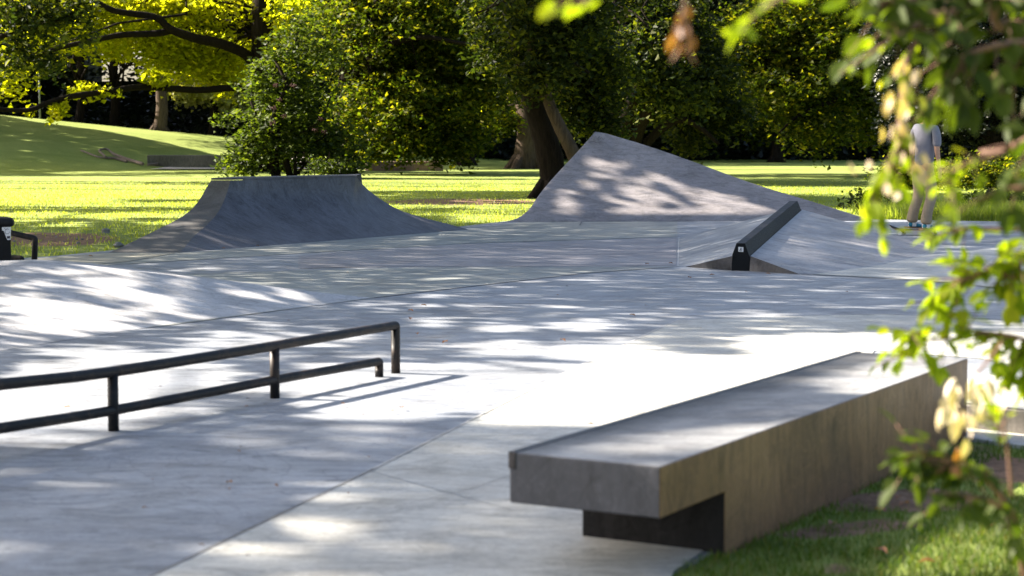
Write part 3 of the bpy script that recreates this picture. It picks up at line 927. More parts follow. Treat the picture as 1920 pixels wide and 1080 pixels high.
def E(px, py, Y): return tuple(A(px, py, Y))
def S(n, Y): return n * Y / F      # pixels at distance Y -> metres
def crown_px(px, py, rx, ry, Y, dY, n, per=40, sr=.45):
    return (E(px, py, Y), (S(rx, Y), dY, S(ry, Y)), n, per, sr)

# ------------------------------------------------------------------ visible trees
YO = 82
base = A(500, 325, YO); base.z = float(hill(base.x, YO))
limbs = [([E(x, y, YO - d) for x, y, d in [(482, 150, 0), (467, 107, .3), (417, 83, 1), (367, 72, 1.6), (320, 55, 2.2), (290, 32, 2.5), (213, 20, 3), (170, -5, 3.4)]], .26, .10),
         ([E(x, y, YO - d) for x, y, d in [(322, 57, 2), (290, 63, 2.4), (233, 65, 3), (187, 73, 3.6), (110, 90, 4.2), (57, 110, 5), (-10, 128, 6)]], .15, .06),
         ([E(x, y, YO - d) for x, y, d in [(490, 165, 0), (430, 165, .8), (367, 169, 1.6), (267, 163, 3), (207, 171, 4), (133, 181, 5), (90, 193, 5.4), (60, 205, 5.8), (33, 207, 6), (-15, 204, 6.4)]], .15, .08),
         ([E(x, y, YO + d) for x, y, d in [(490, 60, 0), (440, 5, 1), (380, -30, 2)]], .16, .08)]
oak_crowns = [crown_px(230, 0, 270, 80, YO, 2.2, 260, 34), crown_px(60, 60, 110, 70, YO - 1, 2.5, 60, 34), crown_px(370, 100, 110, 45, YO + 2, 2.5, 130, 36), crown_px(200, 60, 180, 50, YO + 2, 2, 110, 34),
              crown_px(20, 130, 50, 35, YO - 4, 1, 16, 26), crown_px(10, 165, 22, 14, YO - 4, .6, 7, 22), crown_px(290, 145, 24, 14, YO - 3, .5, 8, 22, .25),
              crown_px(170, 172, 50, 12, YO - 4, .5, 14, 16, .25), crown_px(108, 208, 15, 14, YO - 5, .4, 5, 20, .2), crown_px(60, 208, 16, 6, YO - 5, .4, 2, 12, .2),
              crown_px(560, 40, 90, 100, YO + 1, 3, 110, 30), crown_px(420, 140, 60, 30, YO + 3, 1.5, 34, 30), crown_px(420, -160, 160, 110, YO, 3, 50, 40, .6)]
tree('oak_tree', 'spreading oak with long bent horizontal limbs and backlit yellow green leaves above the hill', [base, E(497, 200, YO), E(492, 120, YO), E(492, 40, YO), E(492, -60, YO), E(480, -220, YO)],
     [.62, .5, .46, .45, .4, .2], M['bark'], oak_crowns, M['leaf_oak'], .25, limbs=limbs, twigs=34, limb_r=.1)

YB = 62   # darker leafy boughs hanging in at the upper left
tree('maple_tree', 'shaded dark green maple whose boughs hang in front of the oak at the far left', [(-21, YB, 0), (-20.6, YB, 4), (-20, YB - 1, 9), (-19, YB - 1, 13)], [.4, .33, .28, .12], M['bark'],
     [crown_px(60, 40, 75, 55, YB, 1.6, 60, 26, .3), crown_px(15, 110, 60, 40, YB, 1.2, 22, 24, .3), crown_px(150, 20, 30, 60, YB, 1, 22, 22, .25), crown_px(95, 120, 20, 45, YB, .8, 12, 22, .25), crown_px(-150, -80, 200, 120, YB, 4, 120, 40, .5)],
     M['leaf_dark'], .2, limbs=[([(-20.3, YB, 5), E(-60, 110, YB), E(0, 70, YB), E(70, 50, YB), E(130, 30, YB)], .14, .03)], twigs=26, limb_r=.06)

# elder bush
YE = 68
eb = empty('elder_bush', A(545, 333, YE))
tag(eb, 'large elder bush with pinkish berry heads directly behind the quarter pipe', 'bush')
b = MB()
for (x, y, xt, yt, r_) in [(515, 336, 470, 190, .11), (520, 336, 520, 120, .14), (545, 336, 560, 60, .12), (550, 336, 620, 180, .08), (535, 336, 640, 240, .06), (528, 336, 440, 260, .06)]:
    limb_to(b, E(x, y, YE), E(xt, yt, YE), r_, .03, 7, 0, 1.2)
b.build('stems', M['bark'], eb, True)
cr_ = [crown_px(560, 50, 45, 50, YE, 1.0, 26, 36, .34), crown_px(600, 100, 60, 40, YE, 1.0, 30, 36, .34), crown_px(500, 150, 50, 30, YE, 1.0, 22, 36, .3), crown_px(530, 120, 50, 40, YE, 1.0, 26, 40, .32), crown_px(540, 190, 90, 60, YE, 1.5, 90, 44, .34), crown_px(495, 260, 66, 50, YE, 1.3, 60, 44, .32), crown_px(560, 270, 80, 45, YE + .5, 1.3, 60, 40, .32),
       crown_px(640, 270, 55, 55, YE, 1.1, 44, 40, .3), crown_px(450, 300, 42, 26, YE, .8, 20, 40, .25), crown_px(640, 318, 45, 14, YE, .6, 12, 36, .2), crown_px(425, 225, 26, 12, YE, .5, 6, 30, .2)]
P = []
for (c, r, n, per, sr) in cr_: P.append(clumps(ellip(c, r, int(n * .72), .3), per, sr * 1.2, .1, .4))
P = np.concatenate(P)
leaves('foliage', P, .19, M['leaf_elder'], eb, aspect=.42, upbias=.9)
for _ in range(9):
    x = random.uniform(470, 640); y = random.uniform(135, 250)
    c = A(x, y, YE - 1.7); b = MB()
    for k in range(16):
        p = c + Vector((random.gauss(0, .05), random.gauss(0, .04), random.gauss(0, .03)))
        b.add([p + Vector(d) * .03 for d in [(1, 0, 0), (-1, 0, 0), (0, 1, 0), (0, -1, 0), (0, 0, 1), (0, 0, -1)]], [(0, 2, 4), (2, 1, 4), (1, 3, 4), (3, 0, 4), (2, 0, 5), (1, 2, 5), (3, 1, 5), (0, 3, 5)])
    b.build('berry_head', M['berry'], eb)
# low sapling bits at its right foot
sb = empty('seedling_bush', A(600, 330, 66)); tag(sb, 'thin leafy saplings at the right foot of the elder bush', 'bush')
b = MB()
for k in range(5): limb_to(b, E(590 + k * 12, 334, 66), E(570 + k * 24, 285 + 6 * (k % 2), 66), .02, .01, 5, 0, 1)
b.build('stems', M['bark'], sb)
leaves('foliage', clumps(ellip(E(620, 312, 66), (S(48, 66), .6, S(16, 66)), 18, .2), 30, .2, .1), .14, M['leaf_elder'], sb, aspect=.45)

# lime tree
YL = 76
tree('lime_tree', 'broad lime tree with drooping sun flecked green crown over the middle lawn', [(A(640, 326, YL).x, YL, 0), E(650, 200, YL), E(660, 60, YL), E(670, -120, YL), E(680, -260, YL)], [.5, .42, .38, .3, .15], M['bark'],
     [crown_px(760, 60, 170, 100, YL, 4, 330, 46), crown_px(760, 190, 140, 70, YL - 1, 3.5, 230, 46), crown_px(740, 262, 95, 34, YL - 1, 2.5, 90, 44), crown_px(850, 262, 65, 34, YL, 2.5, 60, 44), crown_px(900, 130, 80, 90, YL, 3, 120, 46),
      crown_px(640, 60, 80, 110, YL + 1, 3, 120, 44), crown_px(680, 290, 30, 18, YL - 2, 1, 12, 40, .3), crown_px(800, -160, 220, 120, YL, 5, 130, 46, .6)],
     M['leaf_lime'], .2, limbs=[([E(655, 150, YL), E(720, 90, YL - 2), E(790, 70, YL - 3), E(860, 80, YL - 3.4), E(915, 88, YL - 3.6)], .16, .04), ([E(660, 60, YL), E(700, 10, YL - 2), E(740, -40, YL - 3)], .15, .06),
                                ([E(650, 190, YL), E(720, 200, YL - 2), E(800, 215, YL - 3)], .13, .04)], twigs=40, limb_r=.09)

# leaning tree by the pyramid
YT = 44.5
tree('leaning_tree', 'thick dark leaning trunk at the left edge of the tall concrete bank', [(A(1040, 371, YT).x, YT, -.02), E(1038, 340, YT), E(1028, 280, YT), E(1010, 220, YT), E(1002, 180, YT), E(985, 110, YT), E(972, 40, YT), E(962, -60, YT)],
     [.38, .3, .29, .28, .28, .27, .25, .2], M['bark'],
     [crown_px(1030, 40, 110, 70, YT - 1.2, 1.0, 90, 46, .34), crown_px(1010, 130, 70, 35, YT - 1.3, .6, 34, 40, .28), crown_px(1040, 30, 110, 60, YT + 1, 2.0, 120, 46, .34), crown_px(1100, 120, 90, 60, YT + 2.5, 1.6, 110, 46, .34), crown_px(1090, 200, 70, 45, YT + 2.5, 1.2, 60, 44, .3), crown_px(985, 165, 40, 25, YT - 1, .7, 12, 26, .25), crown_px(1130, 235, 45, 25, YT + 2.5, .8, 18, 40, .25),
      crown_px(930, 60, 50, 70, YT + 2, 1.4, 50, 40, .3), crown_px(1050, -140, 240, 110, YT, 4, 160, 46, .5)],
     M['leaf_dark'], .14, limbs=[([E(1095, 350, YT - .2), E(1080, 300, YT - .4), E(1062, 262, YT - .5), E(1047, 233, YT - .5), E(1027, 187, YT - .5), E(1013, 143, YT - .4), E(1000, 100, YT - .3), E(985, 60, YT)], .17, .1)], twigs=36, limb_r=.06)
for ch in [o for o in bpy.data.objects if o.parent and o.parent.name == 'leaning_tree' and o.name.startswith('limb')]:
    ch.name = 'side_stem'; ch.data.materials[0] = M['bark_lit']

# many-stemmed tree behind the pyramid
YM = 60
tree('multi_stem_tree', 'dark many stemmed tree fanning out behind the tip of the tall concrete bank', [(A(1175, 343, YM).x, YM, -.02), E(1165, 270, YM), E(1155, 200, YM), E(1150, 100, YM), E(1146, -20, YM), E(1140, -160, YM)], [.4, .34, .28, .25, .22, .1], M['bark'],
     [crown_px(1190, 120, 90, 70, YM - 2, 1.0, 70, 46, .4), crown_px(1270, 170, 70, 40, YM - 2, .8, 30, 46, .36), crown_px(1200, 40, 130, 70, YM + 1, 2.6, 190, 46, .4), crown_px(1290, 120, 110, 80, YM + 1, 2.4, 170, 46, .4), crown_px(1240, 190, 60, 40, YM + 2.5, 1.2, 44, 44, .34), crown_px(1350, 210, 60, 40, YM + 2, 1.5, 50, 44, .34), crown_px(1290, 262, 50, 20, YM + 3, 1, 18, 40, .3), crown_px(1150, 140, 50, 60, YM + 2, 1.5, 50, 40, .34), crown_px(1250, -150, 260, 120, YM, 5, 140, 46, .6)],
     M['leaf_dark'], .17, limbs=[([E(1172, 320, YM), E(1170, 250, YM - .4), E(1185, 190, YM - .7), E(1215, 120, YM - 1), E(1230, 50, YM - 1)], .26, .12), ([E(1178, 320, YM), E(1195, 250, YM - .4), E(1225, 190, YM - .8), E(1260, 120, YM - 1), E(1290, 60, YM)], .24, .1),
                                 ([E(1180, 310, YM), E(1225, 255, YM), E(1270, 225, YM), E(1310, 238, YM), E(1348, 270, YM)], .17, .05), ([E(1180, 320, YM), E(1150, 250, YM), E(1115, 170, YM), E(1090, 80, YM)], .18, .08)], twigs=40, limb_r=.08)

# right-hand trees
YR = 72
tree('chestnut_tree', 'dark spreading tree with sun specked low boughs over the right lawn', [(A(1715, 333, YR).x, YR, 0), E(1700, 240, YR), E(1660, 120, YR), E(1600, -40, YR)], [.45, .4, .36, .25], M['bark'],
     [crown_px(1500, 60, 160, 80, YR, 3.6, 260, 46), crown_px(1480, 170, 120, 60, YR - 1, 3, 150, 46), crown_px(1530, 240, 75, 32, YR - 2, 2, 52, 44, .36), crown_px(1640, 180, 90, 90, YR + 1, 3, 130, 44), crown_px(1400, 90, 80, 70, YR + 1, 2.5, 80, 44), crown_px(1650, -120, 300, 110, YR, 5, 120, 46, .6)],
     M['leaf_lime'], .19, twigs=40, limb_r=.09, limbs=[([E(1625, 170, YR), E(1560, 190, YR - 1.5), E(1500, 215, YR - 2.4), E(1460, 250, YR - 3)], .13, .03)])
YR2 = 58
tree('plane_tree', 'dense dark tree filling the background behind the skateboarder', [(A(1860, 345, YR2).x, YR2, 0), E(1860, 240, YR2), E(1850, 100, YR2), E(1840, -60, YR2)], [.45, .4, .33, .25], M['bark'],
     [crown_px(1820, 60, 140, 90, YR2, 3, 220, 46, .4), crown_px(1760, 200, 120, 80, YR2 + 1, 2.6, 170, 46, .4), crown_px(1880, 200, 100, 90, YR2 + 1, 2.6, 150, 46, .4), crown_px(1700, 100, 80, 70, YR2 + 2, 2, 80, 44, .4), crown_px(1960, 100, 120, 160, YR2, 4, 140, 46, .5)],
     M['leaf_deep_shade'], .16, twigs=40, limb_r=.08)
# undergrowth behind the skater
def bush(name, label, px, py, rx, ry, Y, n, mat, ls=.12, sr=.25, group=None):
    root = empty(name, A(px, py + ry, Y)); tag(root, label, 'bush', group)
    b = MB(); c = Vector(E(px, py, Y)); g0 = Vector((c.x, c.y, float(hill(c.x, c.y))))
    for k in range(7): limb_to(b, g0 + Vector((random.uniform(-.3, .3), random.uniform(-.2, .2), 0)), Vector(ellip(c, (S(rx, Y) * .8, .6, S(ry, Y) * .8), 1, .2)[0]), .04, .012, 5, 0, 1)
    b.build('stems', M['bark'], root)
    C_ = ellip(c, (S(rx, Y), min(1.6, S(rx, Y)), S(ry, Y)), n, .25)
    C_[:, 2] = np.maximum(C_[:, 2], g0.z + .12)
    leaves('foliage', clumps(C_, 36, sr, .12), ls, mat, root)
bush('shrub', 'rounded sunlit topped shrub behind the skateboarder', 1700, 335, 60, 28, 52, 70, M['leaf_lime'])
bush('shrub', 'wide dark shrub at the right edge behind the skateboarder', 1850, 330, 110, 35, 54, 120, M['leaf_lime'])
bush('shrub', 'low leafy shrub on the lawn edge right of the skateboarder legs', 1865, 395, 80, 18, 37, 60, M['leaf_elder'], .08, .18)
bush('shrub', 'small dark shrub at the foot of the dense tree behind the overhanging branch', 1640, 385, 45, 12, 38, 22, M['leaf_dark'], .08, .18)

# farther trunks with crowns
def far_tree(label, px, Y, r0, crowns, leafm, barkm=None, lean=0, ls=.3, topy=-60, name='park_tree'):
    x = (px - 960) / F * Y; z0 = float(hill(x, Y))
    p0 = Vector((x, Y, z0 - .1)); p1 = Vector(E(px + lean * .5, 150, Y)); p2 = Vector(E(px + lean, topy, Y))
    return tree(name, label, [p0, p0.lerp(p1, .5) + Vector((r0 * .3, 0, 0)), p1, p2], [r0, r0 * .85, r0 * .75, r0 * .4], barkm or M['bark'], crowns, leafm, ls, twigs=16, limb_r=.1)
far_tree('straight grey brown trunk standing behind the crest of the grassy hill', 301, 119, .42, [crown_px(250, -60, 130, 60, 100, 4, 60, 40, .7), crown_px(160, 60, 60, 40, 104, 3, 20, 30, .5)], M['leaf_dark'], M['bark_lit'], 0, .3)
far_tree('stout pale barked trunk with roots between the lime and the leaning tree', 985, 90, .62, [crown_px(950, 215, 60, 30, 92, 3, 60, 44, .5), crown_px(960, 160, 90, 60, 94, 4, 90, 44, .6)], M['leaf_lime'], M['bark_lit'], -6, .24)
far_tree('short dark trunk showing under the right side of the lime crown', 872, 100, .5, [crown_px(860, 150, 120, 60, 102, 4, 60, 40, .7)], M['leaf_dark'], None, 4, .3)
far_tree('distant dark trunk at the far end of the right lawn', 1456, 116, .42, [crown_px(1440, 190, 90, 70, 117, 5, 120, 44, .7), crown_px(1300, 215, 60, 35, 118, 4, 60, 40, .6)], M['leaf_lime'], None, 0, .3)
far_tree('slim dark trunk in the shade behind the lamp post hill', 150, 124, .3, [crown_px(120, 20, 90, 40, 112, 4, 40, 36, .7)], M['leaf_dark'], None, 3, .3)
far_tree('second slim dark trunk in the shade left of the grey brown trunk', 215, 125, .35, [crown_px(240, 10, 60, 40, 115, 4, 30, 36, .7)], M['leaf_dark'], None, -3, .3)
far_tree('pale sunlit willow like tree glowing beyond the hill crest', 400, 123, .3, [crown_px(380, 160, 62, 26, 123, 2.5, 90, 44, .5), crown_px(440, 190, 30, 20, 123, 2, 30, 40, .4)], M['leaf_pale_sunlit'], None, 0, .3, topy=120, name='pale_tree')

# the wood that closes the view: one mass of trees far behind
def woodland():
    root = empty('woodland', (0, 135, 0)); tag(root, kind='stuff'); root['label'] = 'dark mass of woodland closing the view behind the lawns'
    b = MB()
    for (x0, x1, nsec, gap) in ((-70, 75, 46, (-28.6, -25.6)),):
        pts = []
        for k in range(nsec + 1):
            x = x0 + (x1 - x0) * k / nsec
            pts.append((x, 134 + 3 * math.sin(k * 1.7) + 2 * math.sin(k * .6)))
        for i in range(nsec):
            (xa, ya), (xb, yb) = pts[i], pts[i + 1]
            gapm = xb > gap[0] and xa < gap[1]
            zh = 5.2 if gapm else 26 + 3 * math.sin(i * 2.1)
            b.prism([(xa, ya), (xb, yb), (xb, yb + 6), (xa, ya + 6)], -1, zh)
    b.build('sky_block_core', M['core'], root)  # solid dark core added behind the leaves to block the sky
    C_ = []
    for _ in range(2600):
        x = rng.uniform(-55, 60); C_.append((x, 129 + rng.uniform(-4, 4), rng.uniform(0, 1) ** 1.2 * 17))
    C_ = np.array(C_)
    px_, py__ = proj(C_[:, 0], C_[:, 1], C_[:, 2])
    g_ = ((px_ > 150) & (px_ < 230) & (py__ < 165) & (py__ > 40))
    C_ = C_[~g_ | (rng.random(len(C_)) < .9)]
    leaves('foliage', clumps(C_, 26, .9, .4, .1), .42, M['leaf_deep_shade'], root)
woodland()

# ------------------------------------------------------------------ unseen trees left of and above the frame, leaves placed to throw the wanted shade
SITES = [('shade_tree', (-6.8, 9.5), 'unseen tree left of the rail, its crown shaped to shade the near paving'),
         ('shade_tree', (-9.0, 18.5), 'unseen tree left of the low pale bank and black box, crown shaped for its shade'),
         ('shade_tree', (-13.0, 28.0), 'unseen tree on the lawn left of the quarter pipe, crown shaped for its shade'),
         ('shade_tree', (-17.0, 41.0), 'tall unseen tree on the left lawn out beyond the quarter pipe, crown shaped for its shade'),
         ('shade_tree', (-27.0, 66.0), 'tall unseen tree at the left foot of the grassy hill, crown shaped for its shade'),
         ('shade_tree', (-44.0, 92.0), 'tall unseen tree on top of the grassy hill, crown shaped for its shade'),
         ('shade_tree', (-15.5, 54.0), 'unseen tree left of the sunny lawn, in front of the hill, crown shaped for its shade')]
def casters():
    out = []
    # landing spots: ground, then the face of the pyramid
    def spots(n, y0, y1):
        y = np.sqrt(rng.random(n) * (y1 ** 2 - y0 ** 2) + y0 ** 2); u = rng.uniform(-.33, .33, n)
        x = u * y; z = np.maximum(hill(x, y), 0)
        px, py = proj(x, y, z)
        d = target(px, py)
        behind = (y > 31.6) & (y < 38) & (x > -1) & (x < 6.5)
        return x, y, z, d, ~behind
    def take(x, y, z, d, ok, fx, fy, hard, seed):
        nn = .07 + .88 * noise2(x * fx, y * fy, seed)
        p = 1 / (1 + np.exp(-(d - nn) * hard))
        k = ok & (rng.random(len(x)) < p)
        return np.stack([x, y, z], 1)[k]
    near = take(*spots(120000, 3.2, 37), 1.6, 1.15, 22, 1)
    near2 = take(*spots(6500, 3.2, 8.9), 1.2, .9, 6, 7)
    near = np.concatenate([near, near2[proj(near2[:, 0], near2[:, 1], near2[:, 2])[1] > 800]])
    near_soft = near[:0]
    farr = take(*spots(115000, 37, 122), .35, .3, 22, 2)
    # pyramid face
    n = 36000; CA_, CB_ = PYR
    v = rng.random(n) * 15; i = np.minimum(v.astype(int), 14); fv = v - i; u = rng.random(n)
    a = np.array([tuple(p) for p in CA_]); c = np.array([tuple(p) for p in CB_])
    pa = a[i] * (1 - fv)[:, None] + a[i + 1] * fv[:, None]; pc = c[i] * (1 - fv)[:, None] + c[i + 1] * fv[:, None]
    fp = pa * (1 - u)[:, None] + pc * u[:, None]
    wgt = np.linalg.norm(pc - pa, axis=1); wgt /= wgt.max(); keep = rng.random(n) < wgt; fp = fp[keep]
    px, py = proj(fp[:, 0], fp[:, 1], fp[:, 2])
    ridge = np.interp(px, [950, 1118, 1640], [460, 246, 410])     # silhouette row above each column
    dd = (py - ridge)
    d = np.where(dd < 26, .93, .36)
    d = np.where((px < 1180) & (dd < 45) & (py < 290), .95, d)
    d = np.where((px > 1200) & (dd < 42), .8, d)
    d = np.where((px > 1480), .9, d)
    d = np.where((py > 404), .75, d)
    d = np.where((px > 1170) & (px < 1400) & (py > 365) & (py < 400), .2, d)
    nn = .05 + .9 * noise2(fp[:, 0] * 3.4 + fp[:, 2] * 1.3, fp[:, 2] * 7 + fp[:, 0] * .9, 4)
    fp = fp[rng.random(len(fp)) < 1 / (1 + np.exp(-(d - nn) * 22))]
    k_ = 2600; tz = rng.random(k_) * 5
    trunks = np.concatenate([np.stack([.95 - .06 * tz + rng.normal(size=k_) * .35, 44.3 + rng.normal(size=k_) * .2, tz], 1), np.stack([3.4 + rng.normal(size=k_) * .9, 60 + 0 * tz, tz], 1), np.stack([1.6 - .2 * tz + rng.normal(size=k_) * .3, 44.1 + 0 * tz, tz], 1)])  # spots on trunks; extra leaves are added sunward to keep them dark
    for L, y_, hi, ls in ((near, 0, 13, .17), (fp, 0, 8, .13), (trunks, 0, 13, .3), (farr, 1, 24, .6)):
        best = None; deep = proj(L[:, 0], L[:, 1], L[:, 2])[1] > 790; bd = np.full(len(L), 1e9); bs = np.zeros(len(L), int)
        for _ in range(6):
            ycast = L[:, 1]
            lo = 3.6 + .075 * ycast + 6.5 * deep
            h = lo + (hi - lo).clip(2.5) * rng.random(len(L)) if y_ == 0 else np.maximum(lo + 1, 9) + rng.random(len(L)) * 9
            t = (h) / SUN.z
            P = L + np.array(SUN)[None, :] * t[:, None]
            px, py = proj(P[:, 0], P[:, 1], P[:, 2])
            vis = (py > -25) & (px > -60) & (px < 1980)
            for s, (_, (sx_, sy_), _l) in enumerate(SITES):
                dist = np.hypot(P[:, 0] - sx_, P[:, 1] - sy_) + vis * 1e6
                m = dist < bd
                if best is None: best = P.copy()
                best[m] = P[m]; bs[m] = s; bd[m] = dist[m]
        ok = bd < 1e5
        out.append((best[ok], bs[ok], ls))
    return out
CAST = casters()
def open_near(P):
    """gaps between the crowns: leave the sun its way to the near branch and to the trees in view"""
    k = np.ones(len(P), bool); s_ = np.array(SUN)
    for c, r, q in (((1.0, 4.0, 1.3), 1.5, .15), ((-15, 80, 6), 7, .12), ((-9, 82, 6), 6, .12), ((-7.3, 68, 2.6), 3, .15), ((-4, 75, 4.5), 6, .2), ((10.5, 71, 4.5), 5, .3)):
        v = P - np.array(c); t = v @ s_
        dist = np.linalg.norm(v - t[:, None] * s_, axis=1)
        k &= (dist > r) | (t < 0) | (rng.random(len(P)) < q)
    return k
CAST = [(P[open_near(P)], bs[open_near(P)] if False else bs, ls) if False else (lambda m: (P[m], bs[m], ls))(open_near(P)) for P, bs, ls in CAST]
for s, (nm, (sx_, sy_), lab) in enumerate(SITES):
    g0 = float(hill(sx_, sy_)); hgt = 12 if sy_ < 35 else 17
    root = empty(nm, (sx_, sy_, g0)); tag(root, lab, 'tree')
    b = MB(); tp = smoothpath([(sx_, sy_, g0 - .1), (sx_ + .1, sy_, g0 + 3), (sx_ - .1, sy_ + .2, g0 + 7), (sx_ + .1, sy_, g0 + hgt)], 4)
    b.tube(tp, list(np.linspace(.32, .1, len(tp))), 10, jitter=.1); b.build('trunk', M['bark'], root, True)
    small = []; 
    for P, bs, ls in CAST:
        Q = P[bs == s]
        if len(Q): small.append((Q, ls))
    b = MB()
    for Q, ls in small:
        for _ in range(14):
            e = Q[random.randrange(len(Q))]
            if math.hypot(e[0] - sx_, e[1] - sy_) < 11: limb_to(b, tp[random.randrange(5, len(tp))], e, .07, .015, 7, .06, 1)
    if b.v: b.build('branches', M['bark'], root, True)
    for Q, ls in small: leaves('foliage', Q, ls, M['leaf_lime'], root, upbias=.3, aspect=.75)

# ------------------------------------------------------------------ grass blades
def blades(name, x, y, hgt, wid, mat='blade'):
    n = len(x); z = hill(x, y)
    a = rng.random(n) * 2 * np.pi; dx, dy = np.cos(a), np.sin(a)
    hh = hgt * (.5 + rng.random(n)); lean = hh * rng.normal(size=n) * .45; lean2 = hh * rng.normal(size=n) * .45
    w = wid * (.7 + .6 * rng.random(n))
    b0 = np.stack([x - dx * w, y - dy * w, z], 1); b1 = np.stack([x + dx * w, y + dy * w, z], 1)
    m0 = np.stack([x - dx * w * .8 + lean * .35, y - dy * w * .8 + lean2 * .35, z + hh * .6], 1); m1 = np.stack([x + dx * w * .8 + lean * .35, y + dy * w * .8 + lean2 * .35, z + hh * .6], 1)
    tt = np.stack([x + lean, y + lean2, z + hh], 1)
    V = np.stack([b0, b1, m1, m0, tt], 1).reshape(-1, 3).astype(np.float32)
    me = bpy.data.meshes.new(name)
    me.vertices.add(5 * n); me.vertices.foreach_set('co', V.ravel())
    me.loops.add(7 * n); me.polygons.add(2 * n)
    k = np.arange(n)[:, None] * 5
    idx = np.concatenate([k, k + 1, k + 2, k + 3, k + 3, k + 2, k + 4], 1).astype(np.int32)
    me.loops.foreach_set('vertex_index', idx.ravel())
    ls = np.stack([np.arange(n) * 7, np.arange(n) * 7 + 4], 1).ravel().astype(np.int32)
    me.polygons.foreach_set('loop_start', ls)
    me.update(calc_edges=True)
    o = link(name, me, M[mat]); tag(o, kind='stuff'); return o

PLZ = np.array([(p[0], p[1]) for p in pp])
def inpoly(x, y, P):
    c = np.zeros(len(x), bool); n = len(P); j = n - 1
    for i in range(n):
        xi, yi = P[i]; xj, yj = P[j]
        c ^= ((yi > y) != (yj > y)) & (x < (xj - xi) * (y - yi) / (yj - yi + 1e-12) + xi)
        j = i
    return c
def off_obst(x, y):
    # not under the quarter pipe, the pyramid, the ledge or the curb
    k = ~inpoly(x, y, PLZ)
    foot_q = np.array([(C[0][0].x, C[0][0].y), (C[3][0].x, C[3][0].y), (C[3][0].x - .5, C[3][0].y + .9), (lip[3].x - .6, lip[3].y + 1.4), (lip[0].x - .4, lip[0].y + 1.4), (C[0][0].x, C[0][0].y + 1.4)])
    k &= ~inpoly(x, y, foot_q)
    k &= ~((y > 31) & (y < 36.4) & (x > -.3 + (y - 31) * .35) & (x < 6))
    u = ((x - L_fl.x) * dirL.y - (y - L_fl.y) * dirL.x) / DET; v = ((y - L_fl.y) * dirW.x - (x - L_fl.x) * dirW.y) / DET
    k &= ~((u > 0) & (u < WID + .005) & (v > INS - .02) & (v < LEN))
    k &= ~inpoly(x, y, np.array([(p.x, p.y) for p in [G(1755, 800), G(2080, 838), G(2200, 790), G(1830, 745)]])) & ~inpoly(x, y, np.array([(p.x, p.y) for p in [G(1790, 822), G(2080, 862), G(2090, 838), G(1800, 803)]]))
    return k
def scatter(n, y0, y1, u0, u1, baremul=1.0):
    y = np.sqrt(rng.random(n) * (y1 ** 2 - y0 ** 2) + y0 ** 2); x = rng.uniform(u0, u1, n) * y
    k = off_obst(x, y) & (rng.random(n) > bareness(x, y) * baremul)
    return x[k], y[k]
x, y = scatter(90000, 4.6, 9.2, .03, .34, 1.0)
tuft = noise2(x * 4, y * 4, 9)
k = rng.random(len(x)) < .35 + tuft
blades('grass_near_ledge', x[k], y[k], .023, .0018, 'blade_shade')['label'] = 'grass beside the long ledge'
x, y = scatter(260000, 21, 70, -.3, .3)
k = rng.random(len(x)) < (.3 + noise2(x * 1.5, y * 1.5, 4)) * (1 - sstep(38, 70, y))
blades('lawn_blades', x[k], y[k], .036, .006)['label'] = 'grass of the lawn round the skate park'
# taller weeds along the right rim of the paving
x = rng.uniform(4.5, 9.5, 9000); y = rng.uniform(0, 1, 9000) ** 1.5 * 3 + 32.2
k = off_obst(x, y); blades('verge_grass', x[k], y[k], .22, .008)['label'] = 'tall verge grass along the far right rim of the paving'

# ------------------------------------------------------------------ stones and dry leaves
def rock(name, c, r_, mat, label, group=None):
    import bmesh
    bm = bmesh.new(); bmesh.ops.create_icosphere(bm, subdivisions=2, radius=1)
    ph = random.random() * 10
    for v in bm.verts:
        n_ = 1 + .22 * math.sin(v.co.x * 3 + ph) * math.cos(v.co.y * 4 + ph) + .12 * math.sin(v.co.z * 6 + ph)
        v.co = Vector((v.co.x * r_[0], v.co.y * r_[1], v.co.z * r_[2])) * n_
    me = bpy.data.meshes.new(name); bm.to_mesh(me); bm.free()
    o = link(name, me, mat, None, False); o.location = c; tag(o, label, 'stone', group); return o
rock('stone', G(222, 460, .02), (.06, .05, .04), M['stone'], 'pale fist sized stone at the left foot of the quarter pipe')
rock('stone', G(198, 434, .02), (.06, .05, .05), M['stone'], 'grey stone lying in the grass behind the pale one')
for k_ in range(10):
    px_, py_2 = random.uniform(15, 165), random.gauss(452, 7)
    r_ = random.uniform(.01, .022)
    rock('pebble', G(px_, min(py_2, 466), .0), (r_ * 1.3, r_, r_ * .8), M['stone'], 'small pebble on the bare earth by the stub rail', 'pebbles on the bare earth')

def dry_leaf(c, s, mat, name, label, group, rz):
    b = MB(); prof = [(0, 0), (.22, .3), (.3, .62), (.18, .9), (0, 1.15), (-.18, .9), (-.3, .62), (-.22, .3)]
    mid_ = [(0, .3), (0, .62), (0, .9)]
    vs = [(x_ * s, y_ * s, abs(x_) * s * .55 + .1 * s * math.sin(y_ * 3)) for x_, y_ in prof + mid_]
    fs = [(0, 1, 8), (1, 2, 9, 8), (2, 3, 10, 9), (3, 4, 10), (4, 5, 10), (5, 6, 9, 10), (6, 7, 8, 9), (7, 0, 8)]
    b.add(vs, fs); o = b.build(name, mat); o.location = c; o.rotation_euler = (random.uniform(-.15, .15), random.uniform(-.15, .15), rz)
    tag(o, label, 'leaf', group); return o
spots_ = [(422, 466), (258, 463), (480, 461), (1262, 494), (1330, 516), (1290, 520), (1435, 513), (770, 596), (800, 574), (765, 582), (660, 622), (435, 905), (340, 532), (1180, 590), (1060, 640), (1210, 495), (175, 481), (120, 490), (780, 625),
          (1200, 812), (120, 764), (755, 765), (1100, 795), (840, 640)]
